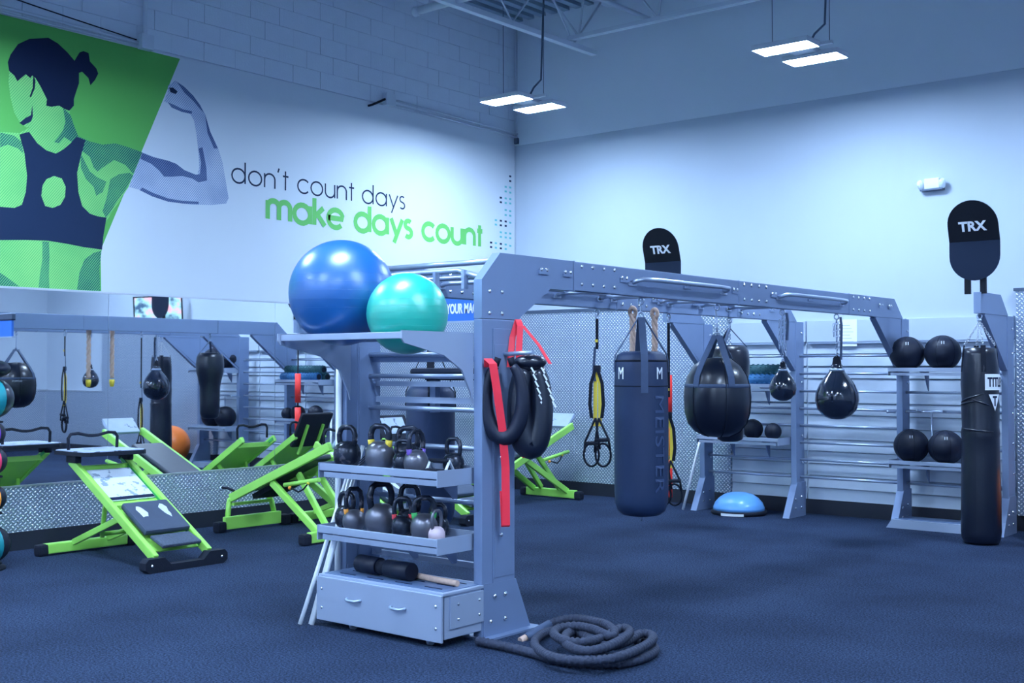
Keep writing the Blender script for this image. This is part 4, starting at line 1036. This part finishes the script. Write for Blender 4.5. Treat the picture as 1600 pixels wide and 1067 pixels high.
def bandT(label, pts, wd, w_=.045):
    p0 = Vector(pts[-1]); t = thing('resistance_band', label, 'band', p0)
    MB().strip([Vector(p) - p0 for p in pts], w_, .006, wd).build('band_loop', 'red', t); return t
v = (.65, .76, 0)
bandT('long flat red resistance band hanging to the knee in front of the right post', [(x + .012, 5.52, 1.66), (x + .03, 5.50, 1.71), (x + .06, 5.51, 1.68), (x + .075, 5.535, 1.50), (x + .085, 5.57, 1.28), (x + .085, 5.60, 1.05), (x + .085, 5.605, .69), (x + .075, 5.61, .68), (x + .072, 5.60, .9)], v, .05)
bandT('red loop strap rising from the fat black bag to the beam', [(x + .07, 5.77, 1.62), (x + .06, 5.76, 1.75), (x + .055, 5.78, 1.92), (x + .03, 5.79, 1.96), (x + .01, 5.76, 1.85), (x + .02, 5.72, 1.66)], v, .04)
bandT('narrow red strap slanting down behind the fat black bag', [(x + .06, 5.80, 1.92), (x + .14, 5.86, 1.80), (x + .20, 5.90, 1.68)], v, .022)
bandT('red strap showing at the bottom of the fat black bag', [(x + .045, 5.70, 1.48), (x + .06, 5.70, 1.30), (x + .095, 5.71, 1.17), (x + .145, 5.72, 1.10)], v, .035)

# ================================================================== BATTLE ROPE
br = thing('battle_rope', 'thick dark battle rope piled in loops on the carpet at the post foot', 'rope', (-4.10, 5.86, 0))
CP = [(-4.676,5.352,0.030),(-4.450,5.349,0.030),(-4.232,5.326,0.030),(-4.031,5.280,0.030),(-3.859,5.328,0.030),(-3.715,5.428,0.030),(-3.676,5.610,0.030),(-3.724,5.824,0.030),(-3.863,5.957,0.030),(-4.006,5.940,0.035),(-4.063,5.737,0.040),(-4.215,5.754,0.045),(-4.443,5.866,0.040),(-4.460,5.714,0.040),(-4.326,5.463,0.050),(-4.136,5.281,0.060),(-3.957,5.183,0.070),(-3.812,5.203,0.075),(-3.696,5.308,0.080),(-3.674,5.524,0.085),(-3.732,5.796,0.085),(-3.821,5.935,0.085),(-3.892,5.920,0.085),(-3.852,5.726,0.080),(-3.865,5.552,0.080),(-4.027,5.623,0.080),(-4.219,5.747,0.080),(-4.211,5.628,0.090),(-4.066,5.416,0.100),(-3.915,5.285,0.110),(-3.788,5.258,0.120),(-3.754,5.392,0.125),(-3.800,5.616,0.125),(-3.875,5.787,0.125),(-3.977,5.844,0.120),(-3.941,5.628,0.110),(-3.925,5.419,0.120),(-4.017,5.363,0.120),(-4.195,5.482,0.110),(-4.280,5.631,0.110),(-4.212,5.718,0.120),(-4.037,5.668,0.130),(-3.879,5.584,0.130),(-3.912,5.684,0.130),(-4.091,5.863,0.120),(-4.250,5.933,0.110),(-4.407,5.962,0.100),(-4.496,5.890,0.080),(-4.531,5.805,0.050),(-4.532,5.730,0.035)]
pts = []
for i in range(len(CP) - 1):
    p0, p1, p2, p3 = (Vector(CP[max(0, min(len(CP) - 1, i + k))]) for k in (-1, 0, 1, 2))
    for q in range(6):
        t_ = q / 6
        v_ = .5 * ((2 * p1) + (p2 - p0) * t_ + (2 * p0 - 5 * p1 + 4 * p2 - p3) * t_ * t_ + (3 * p1 - p0 - 3 * p2 + p3) * t_ ** 3)
        pts.append(tuple(v_ - Vector((-4.10, 5.86, 0))))
for _ in range(2):
    pts = [pts[0]] + [tuple((Vector(pts[i - 1]) + 2 * Vector(pts[i]) + Vector(pts[i + 1])) / 4) for i in range(1, len(pts) - 1)] + [pts[-1]]
# resample for the ribbed cover
def resample(P, step):
    out = [Vector(P[0])]; acc = 0
    for a, b in zip(P, P[1:]):
        a, b = Vector(a), Vector(b); d = (b - a).length; t_ = step - acc
        while t_ < d: out.append(a.lerp(b, t_ / d)); t_ += step
        acc = (acc + d) % step
    return out
rp_ = resample(pts, .011)
MB().tube(rp_, .024, 10, rad=[.0275 if i % 3 else .0205 for i in range(len(rp_))]).build('rope_cover', 'brope', br)
e0, e1 = rp_[-1], rp_[-12]
MB().tube([e1, e0, e0 + (e0 - e1).normalized() * .09], .028, 10).build('rope_end_sleeve', 'greystrap', br)
MB().tube([(e0 + (e0 - e1).normalized() * (.09 + .012 * k)) for k in range(5)], .022, 8).build('frayed_tip', 'rope', br)

# ================================================================== INCLINE TRAINERS
def trainer(label, loc, rz, kind='flat', handles=True, group='lime green incline trainers'):
    """local +x runs from the low end to the high end"""
    t = thing('incline_trainer', label, 'exercise machine', loc, rz, group)
    W = .26; lo, hi = (.03, .10), (1.32, .84)
    def at(f, dz=0): return lo[0] + (hi[0] - lo[0]) * f, lo[1] + (hi[1] - lo[1]) * f + dz
    for s_ in (-1, 1):
        y = s_ * W
        r = MB().bar((lo[0], y, lo[1]), (hi[0], y, hi[1]), .045, .075, bev=.008).build('rail', 'green', t)
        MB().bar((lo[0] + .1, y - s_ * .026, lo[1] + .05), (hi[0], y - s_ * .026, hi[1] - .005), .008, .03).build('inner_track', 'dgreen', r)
        # strut from the rear foot to the middle of the rail
        x1, z1 = at(.42)
        MB().bar((1.42, s_ * .17, .10), (x1, s_ * .22, z1 - .02), .035, .055, bev=.006).build('strut', 'green', t)
        x2, z2 = at(.62)
        MB().bar((1.05, s_ * .12, .18), (x2, s_ * .22, z2 - .03), .035, .05, bev=.006).build('upright', 'green', t)
    MB().tube([(1.05, -.13, .20), (1.05, .13, .20)], .02, 10).build('pivot_tube', 'green', t)
    x3, z3 = at(.50); MB().bar((x3, -W, z3 - .01), (x3, W, z3 - .01), .04, .05).build('cross_member', 'green', t)
    x3, z3 = at(.93); MB().bar((x3, -W, z3 - .02), (x3, W, z3 - .02), .04, .05).build('cross_member', 'green', t)
    MB().bar((1.49, -.40, .06), (1.49, .42, .06), .08, .09, bev=.012).build('rear_foot', 'green', t)
    for s_ in (-1, 1):
        MB().bar((1.49, s_ * .39, .055), (1.49, s_ * .49, .050), .095, .105, bev=.025).build('foot_cap', 'rubber', t)
    # front foot with upturned ends
    MB().prism([(-.36, 0), (.36, 0), (.40, .03), (.40, .085), (.37, .115), (.22, .115), (.16, .055), (-.16, .055), (-.22, .115), (-.37, .115), (-.40, .085), (-.40, .03)], -.045, .045, 'x').build('front_foot', 'rubber', t)
    for s_ in (-1, 1): MB().lathe([(.012, 0), (.012, .004), (0, .007)], 8).build('bolt', 'bolt', t, (-.046, s_ * .34, .06)).rotation_euler = (0, R(-90), 0)
    # chart panel between the rails
    xa, za = at(.56); xb, zb = at(.88)
    pn = MB().bar((xa, 0, za), (xb, 0, zb), 2 * W - .08, .012).build('chart_panel', 'diagram', t)
    xq, zq = at(.08); xw, zw = at(.9)
    MB().bar((xq, 0, zq - .02), (xw, 0, zw - .02), 2 * W - .05, .012).build('back_panel', 'green', t)
    MB().bar((xa, 0, za + .008), (xa + .035, 0, za + .008 + .02), 2 * W - .09, .004).build('title_strip', 'ink', pn)
    # carriage
    xa, za = at(.16, .065); xb, zb = at(.44, .065)
    sp = MB().bar((xa, 0, za), (xb, 0, zb), .44, .055, bev=.02).build('seat_pad', 'worn', t)
    for s_ in (-1, 1):
        b_ = MB(); n = 11; V = []
        d = Vector((xb - xa, 0, zb - za)).normalized(); base = Vector(((xa + xb) / 2, s_ * .11, (za + zb) / 2)) + d * .05; nn = Vector((-d.z, 0, d.x))
        top = base + nn * .0285
        vs = [b_.bm.verts.new(top + d * (.085 * math.cos(2 * PI * k / n) * (1 + .35 * random.uniform(-1, 1))) + Vector((0, 1, 0)) * (.035 * math.sin(2 * PI * k / n) * (1 + .3 * random.uniform(-1, 1)))) for k in range(n)]
        b_.bm.faces.new(vs); b_.build('torn_patch', 'foam', sp)
    xa, za = at(.0, .10); xb, zb = at(.13, .07)
    MB().bar((xa, 0, za - .01), (xb + .02, 0, zb - .01), .38, .03, bev=.012).build('foot_plate', 'ribbed', t)
    if kind == 'flat':
        p = MB().prism([(-.30, -.27), (-.26, -.31), (.22, -.31), (.27, -.25), (.27, .25), (.22, .31), (-.26, .31), (-.30, .27)], 0, .035, 'z').build('standing_platform', 'rubber', t, (1.30, 0, .885))
        MB().prism([(-.29, -.26), (-.25, -.30), (.21, -.30), (.26, -.24), (.26, .24), (.21, .30), (-.25, .30), (-.29, .26)], .035, .042, 'z').build('platform_top', 'standpad', p)
        for s_ in (-1, 1): MB().box(1.2, 1.36, s_ * W - .03, s_ * W + .03, .82, .886, .01).build('platform_bracket', 'rubber', t)
    elif kind == 'board':
        a = R(62); d = Vector((math.cos(a), 0, math.sin(a))); c = Vector((1.34, 0, .90))
        p = MB().bar(c - d * .22, c + d * .24, .56, .045, bev=.02).build('standing_platform', 'rubber', t)
        nn = Vector((-d.z, 0, d.x))
        MB().bar(c + d * .0 + nn * .026, c + d * .20 + nn * .026, .40, .006).build('platform_top', 'standpad', p)
        for s_ in (-.14, .14): MB().bar(c - d * .30 - nn * .05 + Vector((0, s_, 0)), c + d * .10 - nn * .035 + Vector((0, s_, 0)), .03, .03).build('platform_rib', 'green', p)
    if handles:
        zb_ = .93 if kind == 'flat' else .86; xh = 1.40 if kind == 'flat' else 1.20
        P = [(xh, -.24, zb_ - .02), (xh, -.245, zb_ + .10), (xh, -.22, zb_ + .135), (xh, -.15, zb_ + .14), (xh, -.05, zb_ + .118), (xh, .0, zb_ + .115), (xh, .05, zb_ + .118), (xh, .15, zb_ + .14), (xh, .22, zb_ + .135), (xh, .245, zb_ + .10), (xh, .24, zb_ - .02)]
        MB().tube(P, .014, 10).build('handle_bar', 'rubber', t)
    MB().tube([(.75, -W - .02, .40), (.78, -W - .07, .36), (.80, -W - .02, .33)], .012, 8).build('adjust_lever', 'rubber', t)
    return t
trainer('lime green incline trainer nearest the camera, with torn white patches on its seat pad', (-8.37, 5.90, 0), PI, 'flat')
trainer('lime green incline trainer behind the near rack with its board raised by the mirror', (-8.30, 9.62, 0), PI, 'board').scale = (1, .88, 1)
trainer('lime green incline trainer partly hidden by the left upright of the near rack', (-8.42, 8.74, 0), PI, 'open', True).scale = (1, .88, 1)

def trainer_b(label, loc, rz):
    """folding bench type: low end stand at x 0, high end to +x"""
    t = thing('incline_trainer', label, 'exercise machine', loc, rz, 'lime green incline trainers')
    W = .25
    for s_ in (-1, 1):
        MB().bar((.0, s_ * W, .33), (1.50, s_ * W, .92), .045, .085, bev=.008).build('rail', 'green', t)
        MB().tube([(.02, s_ * W, .33), (-.02, s_ * W, .31), (.0, s_ * W * 1.1, .26), (.02, s_ * W * 1.25, .06)], .028, 10).build('stand_leg', 'green', t)
        MB().bar((.62, s_ * W * .9, .53), (1.36, s_ * W * 1.1, .10), .045, .07, bev=.008).build('support_leg', 'green', t)
        MB().bar((1.36, s_ * W * .6, .12), (.90, s_ * W * .5, .62), .04, .06, bev=.008).build('rear_strut', 'green', t)
        MB().tube([(.02, s_ * (W - .03), .40), (-.06, s_ * (W + .0), .43), (-.12, s_ * (W + .02), .43)], .014, 8).build('grip', 'rubber', t)
        MB().tube([(-.12, s_ * (W + .02), .43), (-.14, s_ * (W + .02), .41)], .022, 8).build('grip_end', 'steel', t)
        MB().bar((.04, s_ * .36, .055), (.04, s_ * .47, .055), .11, .11, bev=.03).build('foot_cap', 'rubber', t)
        MB().bar((1.38, s_ * .40, .055), (1.38, s_ * .50, .055), .10, .11, bev=.03).build('foot_cap', 'rubber', t)
    MB().bar((.035, -.36, .085), (.035, .36, .085), .05, .13, bev=.01).build('front_foot', 'green', t)
    MB().bar((.03, -W, .27), (.03, W, .27), .03, .03).build('cross_member', 'green', t)
    MB().bar((1.38, -.40, .065), (1.38, .40, .065), .08, .10, bev=.012).build('rear_foot', 'green', t)
    MB().bar((.08, 0, .41), (1.02, 0, .78), .40, .055, bev=.02).build('glide_pad', 'pad', t)
    MB().bar((.25, 0, .355), (.60, 0, .50), .34, .05).build('undercarriage', 'rubber', t)
    MB().tube([(.88, -W - .03, .52), (1.38, -W - .03, .60)], .022, 10).build('lock_tube', 'green', t)
    MB().bar((1.46, 0, .90), (1.62, 0, 1.06), .40, .04, bev=.01).build('standing_platform', 'standpad', t)
    MB().tube([(1.0, -W - .05, .50), (1.12, -W - .06, .47), (1.18, -W - .05, .50), (1.24, -W - .04, .56)], .008, 6).build('adjust_lever', 'strap', t)
    MB().ball((1.24, -W - .04, .56), .016, seg=10).build('lever_knob', 'yellow', t)
    MB().ball((.98, -W - .05, .50), .018, seg=10).build('lever_knob', 'amber', t)
    return t
trainer_b('lime green bench style incline trainer beside the mirror, left of the near rack', (-9.93, 7.80, 0), R(0))
trainer_b('lime green bench style incline trainer in the far corner under the tread plate wall', (-9.35, 10.72, 0), R(88))

# ================================================================== MEDICINE BALL TOWER AT THE LEFT EDGE
tw = thing('ball_tower', 'upright rack of medicine balls cut by the left edge of the picture', 'rack', (-9.62, 4.72, 0))
MB().lathe([(.26, 0), (.26, .02), (.05, .03)], 28).build('base', 'rubber', tw)
MB().tube([(0, 0, .02), (0, 0, 1.75)], .025, 12).build('pole', 'rubber', tw)
for z in (.05, .46, .76, 1.0, 1.21, 1.50):
    MB().tube([(.09 + .075 * math.cos(a), .12 + .075 * math.sin(a), z) for a in [2 * PI * k / 20 for k in range(20)]], .008, 6, True).build('cradle_ring', 'rubber', tw)
    MB().tube([(0, 0, z - .01), (.06, .06, z)], .010, 6).build('cradle_arm', 'rubber', tw)
def medball(label, z, r, m1, m2, sz=1):
    t = thing('medicine_ball', label, 'medicine ball', (-9.53, 4.84, z), R(60), 'medicine balls on the tower')
    MB().ball((0, 0, r * sz), r, sz=sz, seg=32).build('core', m2, t)
    # coloured panels, slightly proud
    for a0 in (0, 120, 240):
        b_ = MB(); n = 8; g = []
        for i in range(n + 1):
            row = []
            for q in range(n + 1):
                a = R(a0 + 8 + 64 * q / n); e = R(-62 + 124 * i / n)
                row.append(b_.bm.verts.new(((r + .003) * math.cos(e) * math.cos(a), (r + .003) * math.cos(e) * math.sin(a), r * sz + (r + .003) * sz * math.sin(e))))
            g.append(row)
        for i in range(n):
            for q in range(n): 
                f = b_.bm.faces.new((g[i][q], g[i][q + 1], g[i + 1][q + 1], g[i + 1][q])); f.smooth = True
        b_.build('grip_panel', m1, t)
    return t
medball('teal and black medicine ball lowest on the tower', .055, .150, 'teal', 'rubber')
medball('orange and black medicine ball, second from the bottom of the tower', .47, .112, 'amber', 'bagm')
medball('crimson and black medicine ball in the middle of the tower', .775, .115, 'crimson', 'bagm')
medball('violet and black medicine ball on the tower, just above the crimson one', 1.015, .100, 'violet', 'bagm')
medball('large teal patterned ball with black panels near the top of the tower', 1.24, .165, 'teal', 'bag')
medball('flattened black ball on the very top of the tower', 1.575, .135, 'bag', 'bagm', .55)

# ================================================================== THINGS SEEN IN THE MIRROR
tv = thing('television', 'lit flat television hung near the back wall, seen in the mirror', 'television', (-2.60, 12.20, 2.44))
tv.rotation_euler = (R(-6), R(3), R(-52))
MB().box(-.42, .42, -.02, .02, 0, .50, .008).build('bezel', 'signblack', tv)
MB().box(-.395, .395, -.024, -.0202, .025, .475).build('screen', 'tv', tv)
MB().box(-.10, .10, .02, .14, .12, .38, .01).build('wall_mount', 'dtrim', tv)
MB().box(-.03, .03, .10, .34, .22, .28).build('mount_arm', 'dtrim', tv)
t = thing('stability_ball', 'orange stability ball resting against the tread plate, seen in the mirror', 'exercise ball', (-3.12, 12.10, 0))
MB().ball((0, 0, .335), .335, seg=48).build('ball_skin', 'orange', t)
MB().lathe([(.012, 0), (.012, .004), (0, .006)], 8).build('plug', 'pvc', t, (0, 0, .668))
